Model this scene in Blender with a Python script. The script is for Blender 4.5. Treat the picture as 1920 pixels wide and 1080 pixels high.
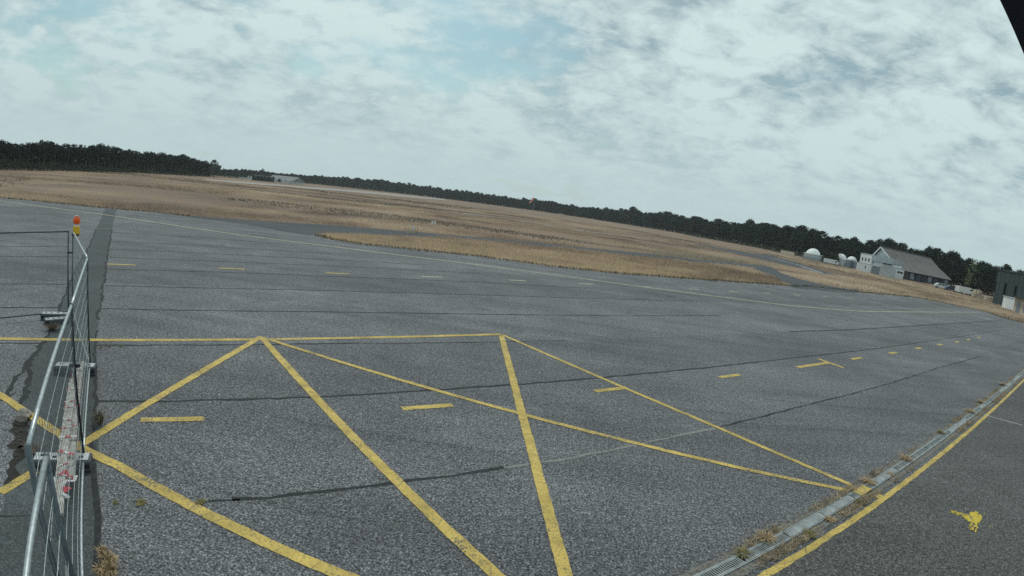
import bpy, math, random
import numpy as np
from mathutils import Vector, Matrix

sc = bpy.context.scene
for o in list(bpy.data.objects):
    bpy.data.objects.remove(o)
C = sc.collection
rnd = random.Random(7)
R = math.radians

# ------------------------------------------------------------------ camera
CAM_H = 3.517
F0, KA, KB, ROLL, PITCH = 1011.8612, -0.09636625, 0.04484618, 0.13450262, -0.15256565
cam = bpy.data.cameras.new('camera')
camo = bpy.data.objects.new('camera', cam)
C.objects.link(camo)
camo.matrix_world = (Matrix.Translation((0, 0, CAM_H)) @ Matrix.Rotation(math.pi / 2 + PITCH, 4, 'X')
                     @ Matrix.Rotation(ROLL, 4, 'Z'))
cam.type = 'PANO'
cam.sensor_width = 36.0
cam.sensor_fit = 'HORIZONTAL'
cam.clip_start = 0.05
cam.clip_end = 20000
MM = 36.0 / 1920.0
POLY = (9.83502323e-04, 3.97464261e-08, -1.99348788e-10, 1.13785868e-13)   # theta(r in photo pixels)
cc = cam if hasattr(cam, 'panorama_type') else cam.cycles
cc.panorama_type = 'FISHEYE_LENS_POLYNOMIAL'
cc.fisheye_fov = math.pi
cc.fisheye_polynomial_k0 = 0.0
for i, k in enumerate(POLY):
    setattr(cc, 'fisheye_polynomial_k%d' % (i + 1), -k / MM ** (i + 1))
sc.camera = camo

# ------------------------------------------------------------------ light and sky
SUN_EL, SUN_AZ = R(58), R(-22)          # azimuth clockwise from +Y
sc.view_settings.view_transform = 'Standard'
sc.view_settings.look = 'None'
sc.view_settings.gamma = 1.0
sc.view_settings.use_curve_mapping = False
sc.view_settings.exposure = 0.0
sc.cycles.use_denoising = False
sc.cycles.max_bounces = 6
sc.cycles.diffuse_bounces = 3
sc.cycles.glossy_bounces = 2
sc.cycles.transparent_max_bounces = 8
sc.cycles.volume_bounces = 1

w = bpy.data.worlds.new('World')
sc.world = w
w.use_nodes = True
nt = w.node_tree
nt.nodes.clear()


def N(t, typ, **kw):
    n = t.nodes.new(typ)
    for k, v in kw.items():
        if k.startswith('i_'):
            n.inputs[k[2:].replace('_', ' ')].default_value = v
        else:
            setattr(n, k, v)
    return n


def math_node(t, op, a, b=None, clamp=False):
    n = t.nodes.new('ShaderNodeMath')
    n.operation = op
    n.use_clamp = clamp
    for i, v in enumerate((a, b)):
        if v is None:
            continue
        if isinstance(v, (int, float)):
            n.inputs[i].default_value = v
        else:
            t.links.new(v, n.inputs[i])
    return n.outputs[0]


def ramp(t, fac, stops, interp='LINEAR'):
    n = t.nodes.new('ShaderNodeValToRGB')
    n.color_ramp.interpolation = interp
    el = n.color_ramp.elements
    while len(el) < len(stops):
        el.new(0.5)
    for e, (p, c) in zip(el, stops):
        e.position = p
        e.color = (c[0], c[1], c[2], 1) if isinstance(c, (tuple, list)) else (c, c, c, 1)
    t.links.new(fac, n.inputs[0])
    return n.outputs[0]


def mix(t, fac, a, b, mode='MIX'):
    n = t.nodes.new('ShaderNodeMix')
    n.data_type = 'RGBA'
    n.blend_type = mode
    n.clamp_factor = True
    for sock, v in ((n.inputs[0], fac), (n.inputs[6], a), (n.inputs[7], b)):
        if isinstance(v, (int, float)):
            sock.default_value = v
        elif isinstance(v, (tuple, list)):
            sock.default_value = (v[0], v[1], v[2], 1)
        else:
            t.links.new(v, sock)
    return n.outputs[2]


SKY_STRENGTH = 0.10
out = N(nt, 'ShaderNodeOutputWorld')
bg = N(nt, 'ShaderNodeBackground')
bg.inputs[1].default_value = SKY_STRENGTH
nt.links.new(bg.outputs[0], out.inputs[0])
sky = N(nt, 'ShaderNodeTexSky', sky_type='NISHITA', sun_disc=False)
sky.sun_elevation = SUN_EL
sky.sun_rotation = SUN_AZ
sky.altitude = 50
sky.air_density = 1.0
sky.dust_density = 2.0
sky.ozone_density = 1.0
tc = N(nt, 'ShaderNodeTexCoord')
sep = N(nt, 'ShaderNodeSeparateXYZ')
nt.links.new(tc.outputs['Generated'], sep.inputs[0])
zc = math_node(nt, 'MAXIMUM', sep.outputs[2], 0.0)
den = math_node(nt, 'ADD', zc, 0.30)
px_ = math_node(nt, 'DIVIDE', sep.outputs[0], den)
py_ = math_node(nt, 'DIVIDE', sep.outputs[1], den)
cmb = N(nt, 'ShaderNodeCombineXYZ')
nt.links.new(px_, cmb.inputs[0])
nt.links.new(py_, cmb.inputs[1])
nt.links.new(math_node(nt, 'MULTIPLY', sep.outputs[2], 1.6), cmb.inputs[2])


def wnoise(scale, detail, rough, dist, off):
    mp = N(nt, 'ShaderNodeMapping')
    mp.inputs['Location'].default_value = off
    nt.links.new(cmb.outputs[0], mp.inputs[0])
    n = N(nt, 'ShaderNodeTexNoise', i_Scale=scale, i_Detail=detail, i_Roughness=rough, i_Distortion=dist)
    nt.links.new(mp.outputs[0], n.inputs['Vector'])
    return n.outputs[0]


OFFB, OFFM, OFFR = (0.17, 0.71, 3.3), (3.52, -7.53, 1.0), (0.48, 17.37, 3.1)
big = wnoise(1.0, 3.0, 0.5, 0.2, OFFB)
med = wnoise(2.6, 9.0, 0.58, 0.35, OFFM)
rip = wnoise(8.5, 7.0, 0.62, 0.25, OFFR)
# thickness of the layer: broad fields, puffs, small ripples
cov = math_node(nt, 'ADD', math_node(nt, 'MULTIPLY', big, 0.50), math_node(nt, 'MULTIPLY', med, 0.38))
cov = math_node(nt, 'ADD', cov, math_node(nt, 'MULTIPLY', rip, 0.12))
low = ramp(nt, sep.outputs[2], [(0.0, 1.0), (0.07, 0.86), (0.15, 0.46), (0.30, 0.0)])     # layers close up towards the horizon
covf = math_node(nt, 'ADD', ramp(nt, cov, [(0.385, 0.0), (0.43, 0.55), (0.475, 1.0)]), math_node(nt, 'MULTIPLY', low, 0.9), clamp=True)
CL = 1.0 / SKY_STRENGTH
bright = (0.635 * CL, 0.77 * CL, 0.77 * CL)
grey = (0.31 * CL, 0.43 * CL, 0.475 * CL)
shade = math_node(nt, 'ADD', math_node(nt, 'MULTIPLY', med, 0.5), math_node(nt, 'MULTIPLY', rip, 0.5))
thick = ramp(nt, shade, [(0.40, 0.05), (0.48, 0.60), (0.56, 1.0)])
thick2 = mix(nt, low, thick, (0.60, 0.60, 0.60))
cloud = mix(nt, thick2, grey, bright)
skyc = mix(nt, 1.0, sky.outputs[0], (0.86, 1.09, 0.92), 'MULTIPLY')
final = mix(nt, covf, skyc, cloud)
nt.links.new(final, bg.inputs[0])

sl = bpy.data.lights.new('sun', 'SUN')
sl.energy = 1.5
sl.angle = R(10)
sl.color = (1.0, 0.96, 0.90)
so = bpy.data.objects.new('sun', sl)
C.objects.link(so)
sdir = Vector((math.sin(SUN_AZ) * math.cos(SUN_EL), math.cos(SUN_AZ) * math.cos(SUN_EL), math.sin(SUN_EL)))
so.rotation_euler = sdir.to_track_quat('Z', 'Y').to_euler()
so.location = sdir * 50

# ------------------------------------------------------------------ photo pixel -> direction -> place on the ground
def ray(px, py):
    u, v = px - 960.0, 540.0 - py
    r = math.hypot(u, v) + 1e-9
    x = r / F0
    th = x * (1 + KA * x * x + KB * x ** 4)
    ph = math.atan2(v, u)
    dx, dy, f = math.sin(th) * math.cos(ph), math.sin(th) * math.sin(ph), math.cos(th)
    c, s = math.cos(ROLL), math.sin(ROLL)
    x_, y_ = c * dx - s * dy, s * dx + c * dy
    c, s = math.cos(PITCH), math.sin(PITCH)
    return Vector((x_, c * f - s * y_, s * f + c * y_))


def G(px, py, z=0.0):
    d = ray(px, py)
    k = (z - CAM_H) / min(d.z, -1e-4)
    return Vector((d.x * k, d.y * k, z))


def P(px, py, D):
    """the point seen at a pixel, at horizontal distance D"""
    d = ray(px, py)
    k = D / math.hypot(d.x, d.y)
    return Vector((d.x * k, d.y * k, CAM_H + d.z * k))


PHI = R(32.07)
EU = Vector((math.cos(PHI), math.sin(PHI), 0))
EN = Vector((-math.sin(PHI), math.cos(PHI), 0))


def st(s, t, z=0.0):
    v = EU * s + EN * t
    return Vector((v.x, v.y, z))


def to_st(v):
    return v.x * EU.x + v.y * EU.y, v.x * EN.x + v.y * EN.y


# ------------------------------------------------------------------ materials
MATS = {}


def new_mat(name):
    m = bpy.data.materials.new(name)
    m.use_nodes = True
    t = m.node_tree
    b = t.nodes['Principled BSDF']
    return m, t, b


def coords(t, scale=(1, 1, 1), rot=0.0, loc=(0, 0, 0)):
    tcn = t.nodes.new('ShaderNodeTexCoord')
    mp = t.nodes.new('ShaderNodeMapping')
    mp.inputs['Scale'].default_value = scale
    mp.inputs['Rotation'].default_value = (0, 0, rot)
    mp.inputs['Location'].default_value = loc
    t.links.new(tcn.outputs['Object'], mp.inputs[0])
    return mp.outputs[0]


def noise(t, vec, scale, detail=3.0, rough=0.55, dist=0.0):
    n = N(t, 'ShaderNodeTexNoise', i_Scale=scale, i_Detail=detail, i_Roughness=rough, i_Distortion=dist)
    t.links.new(vec, n.inputs['Vector'])
    return n.outputs[0]


def bump(t, b, h, strength, dist):
    n = t.nodes.new('ShaderNodeBump')
    n.inputs['Strength'].default_value = strength
    n.inputs['Distance'].default_value = dist
    t.links.new(h, n.inputs['Height'])
    t.links.new(n.outputs[0], b.inputs['Normal'])


def simple(name, col, rough=0.7, var=0.25, scale=3.0, metal=0.0, bmp=0.0, spec=0.4, col2=None):
    if name in MATS:
        return MATS[name]
    m, t, b = new_mat(name)
    v = coords(t)
    n = noise(t, v, scale, 5.0, 0.6)
    a = tuple(c * (1 - var) for c in col)
    d = col2 or tuple(min(1, c * (1 + var)) for c in col)
    t.links.new(ramp(t, n, [(0.3, a), (0.7, d)]), b.inputs['Base Color'])
    b.inputs['Roughness'].default_value = rough
    b.inputs['Metallic'].default_value = metal
    b.inputs['Specular IOR Level'].default_value = spec
    if bmp:
        bump(t, b, n, bmp, 0.02)
    MATS[name] = m
    return m


def asphalt(name, base, contrast=1.0, tint=(0.97, 1.0, 1.06), patchy=1.0, coarse=38.0):
    m, t, b = new_mat(name)
    v = coords(t)
    vs = coords(t, rot=-PHI, scale=(0.12, 1, 1))
    g1 = noise(t, v, coarse, 2.0, 0.6)
    g2 = noise(t, v, coarse * 2.7, 2.0, 0.6)
    g3 = noise(t, v, coarse * 0.33, 3.0, 0.6)
    grain = math_node(t, 'ADD', math_node(t, 'MULTIPLY', g1, 0.5), math_node(t, 'MULTIPLY', g2, 0.35))
    grain = math_node(t, 'ADD', grain, math_node(t, 'MULTIPLY', g3, 0.15))
    lo, hi = 1 - 0.90 * contrast, 1 + 1.75 * contrast
    gr = ramp(t, grain, [(0.38, lo), (0.475, 0.72), (0.535, 1.12), (0.62, hi)])
    big = noise(t, v, 0.22, 5.0, 0.62)
    bl = ramp(t, big, [(0.30, 1 - 0.20 * patchy), (0.52, 1.0), (0.72, 1 + 0.22 * patchy)])
    blot = noise(t, v, 0.9, 5.0, 0.7, 0.6)
    bl2 = ramp(t, blot, [(0.35, 1 - 0.10 * patchy), (0.60, 1.0), (0.75, 1 + 0.28 * patchy)])
    strk = noise(t, vs, 0.9, 4.0, 0.6)
    bl3 = ramp(t, strk, [(0.32, 1 - 0.16 * patchy), (0.5, 1.0), (0.70, 1 + 0.16 * patchy)])
    # oil spots and scuffs, sparse and dark; bleached grit patches
    oil = noise(t, coords(t, loc=(31, 7, 0)), 0.75, 3.0, 0.5, 0.3)
    bl4 = ramp(t, oil, [(0.22, 1 - 0.42 * patchy), (0.33, 1.0), (0.70, 1.0), (0.80, 1 + 0.25 * patchy)])
    tyre = noise(t, coords(t, rot=-PHI - 0.22, scale=(0.02, 1, 1), loc=(3, 9, 0)), 2.6, 3.0, 0.6, 0.15)
    bl5 = ramp(t, tyre, [(0.30, 1 - 0.22 * patchy), (0.40, 1.0), (0.66, 1.0), (0.74, 1 + 0.12 * patchy)])
    col = mix(t, 1.0, tuple(base * c for c in tint), gr, 'MULTIPLY')
    sx = t.nodes.new('ShaderNodeSeparateXYZ')
    t.links.new(coords(t, rot=-PHI), sx.inputs[0])
    lane = math_node(t, 'FLOOR', math_node(t, 'DIVIDE', math_node(t, 'SUBTRACT', sx.outputs[1], 5.5755), 2.992))
    wn = N(t, 'ShaderNodeTexWhiteNoise', noise_dimensions='1D')
    t.links.new(lane, wn.inputs['W'])
    bl6 = ramp(t, wn.outputs['Value'], [(0.0, 1 - 0.11 * patchy), (1.0, 1 + 0.11 * patchy)])
    for x in (bl, bl2, bl3, bl4, bl5, bl6):
        col = mix(t, 1.0, col, x, 'MULTIPLY')
    t.links.new(col, b.inputs['Base Color'])
    b.inputs['Roughness'].default_value = 0.85
    b.inputs['Specular IOR Level'].default_value = 0.18
    bump(t, b, grain, 0.35, 0.012)
    MATS[name] = m
    return m


def paint(name, col, wear=0.5):
    """worn road paint: thin where the asphalt grain shows through, scuffed and cracked in places"""
    m, t, b = new_mat(name)
    v = coords(t)
    g = noise(t, v, 42.0, 3.0, 0.65)
    w2 = noise(t, v, 0.9, 5.0, 0.65)
    w3 = noise(t, v, 7.0, 4.0, 0.6, 0.4)
    s = math_node(t, 'ADD', math_node(t, 'MULTIPLY', g, 0.50), math_node(t, 'MULTIPLY', w2, 0.32))
    s = math_node(t, 'ADD', s, math_node(t, 'MULTIPLY', w3, 0.18))
    k = ramp(t, s, [(0.34 + 0.12 * wear, 1.0), (0.42 + 0.12 * wear, 0.0)])
    vo = N(t, 'ShaderNodeTexVoronoi', feature='DISTANCE_TO_EDGE', i_Scale=2.2)
    t.links.new(v, vo.inputs['Vector'])
    ck = ramp(t, vo.outputs['Distance'], [(0.0, 1.0), (0.012, 0.0)])
    ck = math_node(t, 'MULTIPLY', ck, ramp(t, w2, [(0.45, 0.0), (0.6, 1.0)]))
    k = math_node(t, 'MAXIMUM', k, ck)
    dirt = mix(t, ramp(t, noise(t, v, 2.2, 5.0), [(0.35, 0.0), (0.65, 1.0)]), col, tuple(c * 0.66 for c in col))
    fine = ramp(t, g, [(0.35, 0.8), (0.6, 1.08)])
    t.links.new(mix(t, k, mix(t, 1.0, dirt, fine, 'MULTIPLY'), (0.10, 0.10, 0.095)), b.inputs['Base Color'])
    b.inputs['Roughness'].default_value = 0.75
    b.inputs['Specular IOR Level'].default_value = 0.3
    bump(t, b, g, 0.3, 0.01)
    MATS[name] = m
    return m


M_APRON = asphalt('apron_asphalt', 0.142, tint=(0.975, 1.0, 1.055))
M_PATCH = asphalt('patch_asphalt', 0.085, 0.45, (0.90, 1.0, 1.03), 0.7, 55.0)
M_FORE = asphalt('forecourt_asphalt', 0.105, 0.9, (1.0, 1.0, 0.98), 0.7)
M_TAXI = asphalt('taxiway_asphalt', 0.082, 0.5, (0.93, 1.0, 1.08), 0.6)
M_OLD = asphalt('old_taxiway_asphalt', 0.17, 0.5, (0.95, 1.0, 1.06), 0.6)
M_YEL = paint('yellow_paint', (0.61, 0.445, 0.12), 0.5)
M_YELF = paint('faded_yellow_paint', (0.52, 0.48, 0.32), 0.35)
M_WHT = paint('white_paint', (0.55, 0.56, 0.55), 0.6)
M_CRACK = simple('tar_joint', (0.022, 0.024, 0.026), 0.9, 0.4, 12.0)
M_DIRTJ = simple('grit_joint', (0.20, 0.20, 0.185), 0.95, 0.35, 18.0)


def field_mat(name, tall):
    m, t, b = new_mat(name)
    vs = coords(t, rot=-R(14), scale=(0.18, 1.0, 0.05))
    v = coords(t, scale=(1, 1, 0.1))
    a = noise(t, vs, 0.055, 6.0, 0.62, 0.4)
    c = noise(t, v, 0.035, 6.0, 0.65, 0.8)
    d = noise(t, v, 1.4, 5.0, 0.7)
    s = math_node(t, 'ADD', math_node(t, 'MULTIPLY', a, 0.5), math_node(t, 'MULTIPLY', c, 0.5))
    s = math_node(t, 'ADD', s, math_node(t, 'MULTIPLY', math_node(t, 'SUBTRACT', d, 0.5), 0.16))
    if tall == 2:
        st_ = [(0.36, (0.44, 0.335, 0.23)), (0.47, (0.60, 0.465, 0.315)), (0.56, (0.72, 0.575, 0.405)), (0.66, (0.80, 0.70, 0.54))]
    elif tall:
        st_ = [(0.38, (0.24, 0.185, 0.152)), (0.46, (0.39, 0.295, 0.22)), (0.53, (0.57, 0.44, 0.325)), (0.62, (0.70, 0.59, 0.455))]
    else:
        st_ = [(0.34, (0.095, 0.077, 0.062)), (0.43, (0.165, 0.124, 0.098)), (0.52, (0.235, 0.170, 0.124)), (0.60, (0.315, 0.233, 0.165)), (0.70, (0.38, 0.30, 0.215))]
    t.links.new(ramp(t, s, st_), b.inputs['Base Color'])
    b.inputs['Roughness'].default_value = 0.95
    b.inputs['Specular IOR Level'].default_value = 0.1
    if tall:
        tl = t.nodes.new('ShaderNodeBsdfTranslucent')
        t.links.new(b.inputs['Base Color'].links[0].from_socket, tl.inputs[0])
        ms = t.nodes.new('ShaderNodeMixShader')
        ms.inputs[0].default_value = 0.45
        t.links.new(b.outputs[0], ms.inputs[1]); t.links.new(tl.outputs[0], ms.inputs[2])
        t.links.new(ms.outputs[0], t.nodes['Material Output'].inputs[0])
    MATS[name] = m
    return m


M_FIELD = field_mat('dry_field', False)
M_GRASS = field_mat('dry_grass_blades', True)
M_TAWNY = field_mat('tawny_grass_blades', 2)
M_PALEG = simple('pale_seed_grass', (0.48, 0.42, 0.32), 0.95, 0.25, 0.4, spec=0.1)
M_STRAW = simple('straw', (0.36, 0.265, 0.155), 0.9, 0.35, 9.0, spec=0.1)
M_WEED = simple('weed_green', (0.085, 0.11, 0.04), 0.9, 0.4, 9.0, spec=0.1)
M_WEED2 = simple('weed_drygreen', (0.19, 0.165, 0.075), 0.9, 0.4, 9.0, spec=0.1)
M_RUN = simple('runway_concrete', (0.30, 0.27, 0.24), 0.95, 0.2, 0.05)
M_TRACK = simple('dirt_track', (0.36, 0.285, 0.18), 0.95, 0.2, 0.2)
M_GALV = simple('galvanised_steel', (0.40, 0.44, 0.45), 0.42, 0.25, 22.0, metal=0.75)
M_GALVD = simple('dull_galvanised_post', (0.11, 0.135, 0.15), 0.55, 0.25, 18.0, metal=0.6)
M_CONC = simple('foot_block_lit_top', (0.42, 0.44, 0.44), 0.9, 0.3, 14.0, bmp=0.3)  # pale colour carries the light falling on the block tops
M_BLOCKD = simple('shaded_block_side', (0.075, 0.085, 0.095), 0.85, 0.3, 12.0)  # dark colour carries the shade on the block sides facing the camera
M_HOLE = simple('dark_recess', (0.02, 0.02, 0.02), 0.9, 0.2)
M_WOOD = simple('weathered_board', (0.40, 0.36, 0.32), 0.85, 0.3, 7.0, col2=(0.55, 0.52, 0.48), bmp=0.3)
M_RED = simple('red_tape', (0.50, 0.03, 0.05), 0.45, 0.2, 8.0)
M_TWH = simple('white_tape', (0.66, 0.64, 0.64), 0.45, 0.15, 8.0)
M_ORL = simple('orange_lens', (0.85, 0.13, 0.02), 0.3, 0.12, 20.0)
M_LYE = simple('yellow_lamp_body', (0.72, 0.45, 0.03), 0.45, 0.12, 10.0)
M_BLK = simple('black_rubber', (0.02, 0.021, 0.024), 0.55, 0.2)
M_BLP = simple('black_powder_coat', (0.010, 0.011, 0.016), 0.35, 0.2, 4.0)
M_STONE = simple('stone', (0.27, 0.24, 0.205), 0.95, 0.35, 11.0, bmp=0.4)
M_EARTH = simple('dark_earth', (0.028, 0.026, 0.022), 1.0, 0.5, 10.0)
M_GRIT = simple('gritty_concrete_bed', (0.150, 0.145, 0.132), 0.95, 0.5, 26.0, bmp=0.5)
M_WALLW = simple('white_render', (0.64, 0.67, 0.68), 0.8, 0.06, 0.6)
M_WALLG = simple('pale_grey_cladding', (0.42, 0.46, 0.47), 0.7, 0.08, 0.5)
M_FASC = simple('grey_fascia', (0.33, 0.38, 0.40), 0.7, 0.08, 0.5)
M_ROOF = simple('fibre_cement_roof', (0.150, 0.143, 0.138), 0.9, 0.22, 0.5, spec=0.2)
M_BLUEW = simple('dark_blue_cladding', (0.045, 0.055, 0.085), 0.6, 0.25, 0.4)
M_GREEN = simple('dark_green_cladding', (0.033, 0.050, 0.054), 0.7, 0.10, 0.5)
M_GREEN2 = simple('darker_green_shutter', (0.020, 0.032, 0.035), 0.6, 0.1)
M_GLASS = simple('dark_window', (0.025, 0.032, 0.036), 0.2, 0.2)
M_RADOME = simple('radome_shell', (0.74, 0.76, 0.75), 0.5, 0.04, 0.5)
M_BARN = simple('dark_barn_cladding', (0.030, 0.043, 0.042), 0.8, 0.2, 0.3)
M_SLATE = simple('slate_fence', (0.20, 0.235, 0.265), 0.7, 0.15, 1.0)
M_CAR1 = simple('blue_car_paint', (0.04, 0.055, 0.10), 0.3, 0.05)
M_CAR2 = simple('white_car_paint', (0.66, 0.67, 0.67), 0.3, 0.05)
M_CAR3 = simple('silver_car_paint', (0.34, 0.36, 0.37), 0.3, 0.05)
M_CREAM = simple('cream_crate', (0.46, 0.40, 0.31), 0.8, 0.2, 0.8)
M_PALLET = simple('pallet_wood', (0.30, 0.22, 0.13), 0.9, 0.3, 1.0)
M_TRUNK = simple('pine_bark', (0.085, 0.065, 0.052), 0.95, 0.3, 1.0)


def foliage(name, c1, c2):
    m, t, b = new_mat(name)
    v = coords(t)
    n = noise(t, v, 3.0, 3.0)
    oi = t.nodes.new('ShaderNodeObjectInfo')
    col = mix(t, n, c1, c2)
    k = ramp(t, oi.outputs['Random'], [(0.0, 0.75), (1.0, 1.25)])
    t.links.new(mix(t, 1.0, col, k, 'MULTIPLY'), b.inputs['Base Color'])
    b.inputs['Roughness'].default_value = 0.9
    b.inputs['Specular IOR Level'].default_value = 0.15
    MATS[name] = m
    return m


M_PINE = foliage('pine_needles', (0.015, 0.025, 0.020), (0.034, 0.046, 0.032))
M_OAK = foliage('broadleaf_foliage', (0.017, 0.029, 0.022), (0.040, 0.054, 0.035))
M_LIGHTT = foliage('light_foliage', (0.09, 0.115, 0.055), (0.14, 0.16, 0.085))
M_HEDGE = foliage('hedge_foliage', (0.034, 0.048, 0.030), (0.055, 0.065, 0.042))

# ------------------------------------------------------------------ mesh helpers
class MB:
    def __init__(s):
        s.v, s.f = [], []

    def poly(s, pts):
        i = len(s.v)
        s.v += [tuple(p) for p in pts]
        s.f.append(tuple(range(i, i + len(pts))))
        return s

    def box(s, c, size, ax=None, ay=None):
        """box centred at c; ax, ay optional in-plane unit axes"""
        c = Vector(c)
        ax = Vector(ax or (1, 0, 0)); ay = Vector(ay or (0, 1, 0))
        az = ax.cross(ay)
        i = len(s.v)
        for dz in (-.5, .5):
            for dx, dy in ((-.5, -.5), (.5, -.5), (.5, .5), (-.5, .5)):
                s.v.append(tuple(c + ax * dx * size[0] + ay * dy * size[1] + az * dz * size[2]))
        for f in ((0, 3, 2, 1), (4, 5, 6, 7), (0, 1, 5, 4), (1, 2, 6, 5), (2, 3, 7, 6), (3, 0, 4, 7)):
            s.f.append(tuple(i + k for k in f))
        return s

    def bar(s, a, b, wd, ht=None, up=(0, 0, 1)):
        """square bar from a to b"""
        a, b = Vector(a), Vector(b)
        d = (b - a)
        L = d.length
        d = d / L
        up = Vector(up)
        if abs(d.dot(up)) > 0.95:
            up = Vector((EU.x, EU.y, 0))
        y = up.cross(d).normalized()
        return s.box((a + b) / 2, (L, wd, ht or wd), d, y)

    def tube(s, pts, r, n=8, cap=True):
        pts = [Vector(p) for p in pts]
        rs = r if isinstance(r, (list, tuple)) else [r] * len(pts)
        rings = []
        for k, p in enumerate(pts):
            d = (pts[min(k + 1, len(pts) - 1)] - pts[max(k - 1, 0)]).normalized()
            up = Vector((0, 0, 1)) if abs(d.z) < 0.95 else Vector((1, 0, 0))
            x = up.cross(d).normalized(); y = d.cross(x)
            i = len(s.v)
            for j in range(n):
                a = 2 * math.pi * j / n
                s.v.append(tuple(p + (x * math.cos(a) + y * math.sin(a)) * rs[k]))
            rings.append(i)
        for a, b in zip(rings, rings[1:]):
            for j in range(n):
                s.f.append((a + j, a + (j + 1) % n, b + (j + 1) % n, b + j))
        if cap:
            s.f.append(tuple(rings[0] + j for j in reversed(range(n))))
            s.f.append(tuple(rings[-1] + j for j in range(n)))
        return s

    def lathe(s, c, prof, n=24):
        """surface of revolution about z; prof = [(r, z)]"""
        c = Vector(c)
        rings = []
        for r, z in prof:
            i = len(s.v)
            for j in range(n):
                a = 2 * math.pi * j / n
                s.v.append((c.x + r * math.cos(a), c.y + r * math.sin(a), c.z + z))
            rings.append(i)
        for a, b in zip(rings, rings[1:]):
            for j in range(n):
                s.f.append((a + j, a + (j + 1) % n, b + (j + 1) % n, b + j))
        return s

    def prism(s, prof, o, ax, up, along, L):
        """extrude a 2-D profile (ax, up) along a direction"""
        o, ax, up, along = Vector(o), Vector(ax), Vector(up), Vector(along)
        i = len(s.v)
        n = len(prof)
        for k in (0, L):
            for a, b in prof:
                s.v.append(tuple(o + ax * a + up * b + along * k))
        for j in range(n):
            s.f.append((i + j, i + (j + 1) % n, i + n + (j + 1) % n, i + n + j))
        s.f.append(tuple(i + j for j in reversed(range(n))))
        s.f.append(tuple(i + n + j for j in range(n)))
        return s

    def mesh(s, name, mat, smooth=False):
        me = bpy.data.meshes.new(name)
        me.from_pydata(s.v, [], s.f)
        me.materials.append(mat)
        if smooth:
            me.polygons.foreach_set('use_smooth', [True] * len(me.polygons))
        me.update()
        return me

    def build(s, name, mat, parent=None, smooth=False, **tags):
        return link(name, s.mesh(name, mat, smooth), parent, **tags)


def link(name, me, parent=None, loc=None, **tags):
    o = bpy.data.objects.new(name, me)
    C.objects.link(o)
    if parent is not None:
        o.parent = parent
        if loc is None:
            o.matrix_parent_inverse = parent.matrix_basis.inverted()
    if loc is not None:
        o.location = loc
    tag(o, **tags)
    return o


def tag(o, label=None, cat=None, group=None, kind=None):
    for k, v in (('label', label), ('category', cat), ('group', group), ('kind', kind)):
        if v:
            o[k] = v
    return o


def empty(name, loc, rz=0.0, **tags):
    o = bpy.data.objects.new(name, None)
    C.objects.link(o)
    o.location = loc
    o.rotation_euler = (0, 0, rz)
    o.empty_display_size = 0.3
    return tag(o, **tags)


def world_mesh(verts, faces, name, mat):
    me = bpy.data.meshes.new(name)
    me.from_pydata(verts, [], faces)
    me.materials.append(mat)
    me.update()
    return me


# ------------------------------------------------------------------ ground sheets
def densify(pts, step):
    o = []
    for a, b in zip(pts, pts[1:]):
        n = max(1, int((b - a).length / step))
        o += [a + (b - a) * (k / n) for k in range(n)]
    return o + [pts[-1]]


def ragged(pts, step, amp, seed):
    r = random.Random(seed)
    d = densify(pts, step)
    o = []
    for i, p in enumerate(d):
        tan = (d[min(i + 1, len(d) - 1)] - d[max(i - 1, 0)]).normalized()
        nn = Vector((-tan.y, tan.x, 0))
        o.append(p + nn * r.uniform(-amp, amp))
    return o


def sheet(name, pts, z, mat, **tags):
    mb = MB()
    mb.poly([(p.x, p.y, z) for p in pts])
    return mb.build(name, mat, **tags)


b_ = 3500.0
MB().poly([(-b_, -b_, 0), (b_, -b_, 0), (b_, b_ + 1500, 0), (-b_, b_ + 1500, 0)]).build('ground', M_FIELD, kind='structure')

APRON_FAR_PX = [(0, 371), (100, 380), (200, 391), (300, 399), (360, 406), (460, 420), (535, 432), (597, 441), (622, 449),
                (685, 459), (760, 466), (835, 474.5), (900, 481), (1033, 500), (1150, 512), (1267, 521), (1433, 532.5),
                (1487, 536.5), (1530, 538), (1596, 546), (1712, 557), (1775, 569), (1850, 585), (1885, 597), (1919, 606)]
far_edge = ragged([G(*p) for p in APRON_FAR_PX], 1.2, 0.22, 3)
apron_pts = [st(-75, -25), st(-75, 72)] + far_edge + [st(80, 4), st(80, -25)]
apron = sheet('apron', apron_pts, 0.004, M_APRON, kind='structure')
TAXI_UP = [(360, 405), (435, 410), (535, 417.5), (610, 421), (710, 429), (835, 440), (933, 448), (1067, 461.5), (1200, 474), (1300, 486), (1433, 498), (1448, 502)]
TAXI_LO = [(1440, 504), (1300, 491), (1200, 480.5), (1067, 468), (933, 455), (835, 446), (685, 439.5), (610, 436), (597, 439.5), (580, 441), (535, 434), (460, 421), (360, 408)]
taxi_pts = ragged([G(*p) for p in TAXI_UP], 3.0, 0.15, 4) + ragged([G(*p) for p in TAXI_LO], 3.0, 0.15, 5)
sheet('taxiway', taxi_pts, 0.008, M_TAXI, kind='structure')
LINK_PX = [(1405, 503.5), (1448, 501), (1461, 511), (1504, 525), (1560, 537), (1610, 545), (1605, 550), (1487, 540), (1455, 522), (1425, 509)]
link_pts = ragged([G(*p) for p in LINK_PX], 2.5, 0.2, 6)
sheet('taxiway_link', link_pts, 0.012, M_TAXI, kind='structure')
TAXI2_PX = [(1300, 457), (1420, 476.5), (1437, 477), (1493, 492), (1578, 520), (1540, 515), (1504, 505), (1424, 485), (1300, 459.5)]
taxi2_pts = [G(*p) for p in TAXI2_PX]
sheet('cross_taxiway', taxi2_pts, 0.024, M_TAXI, kind='structure')
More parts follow.
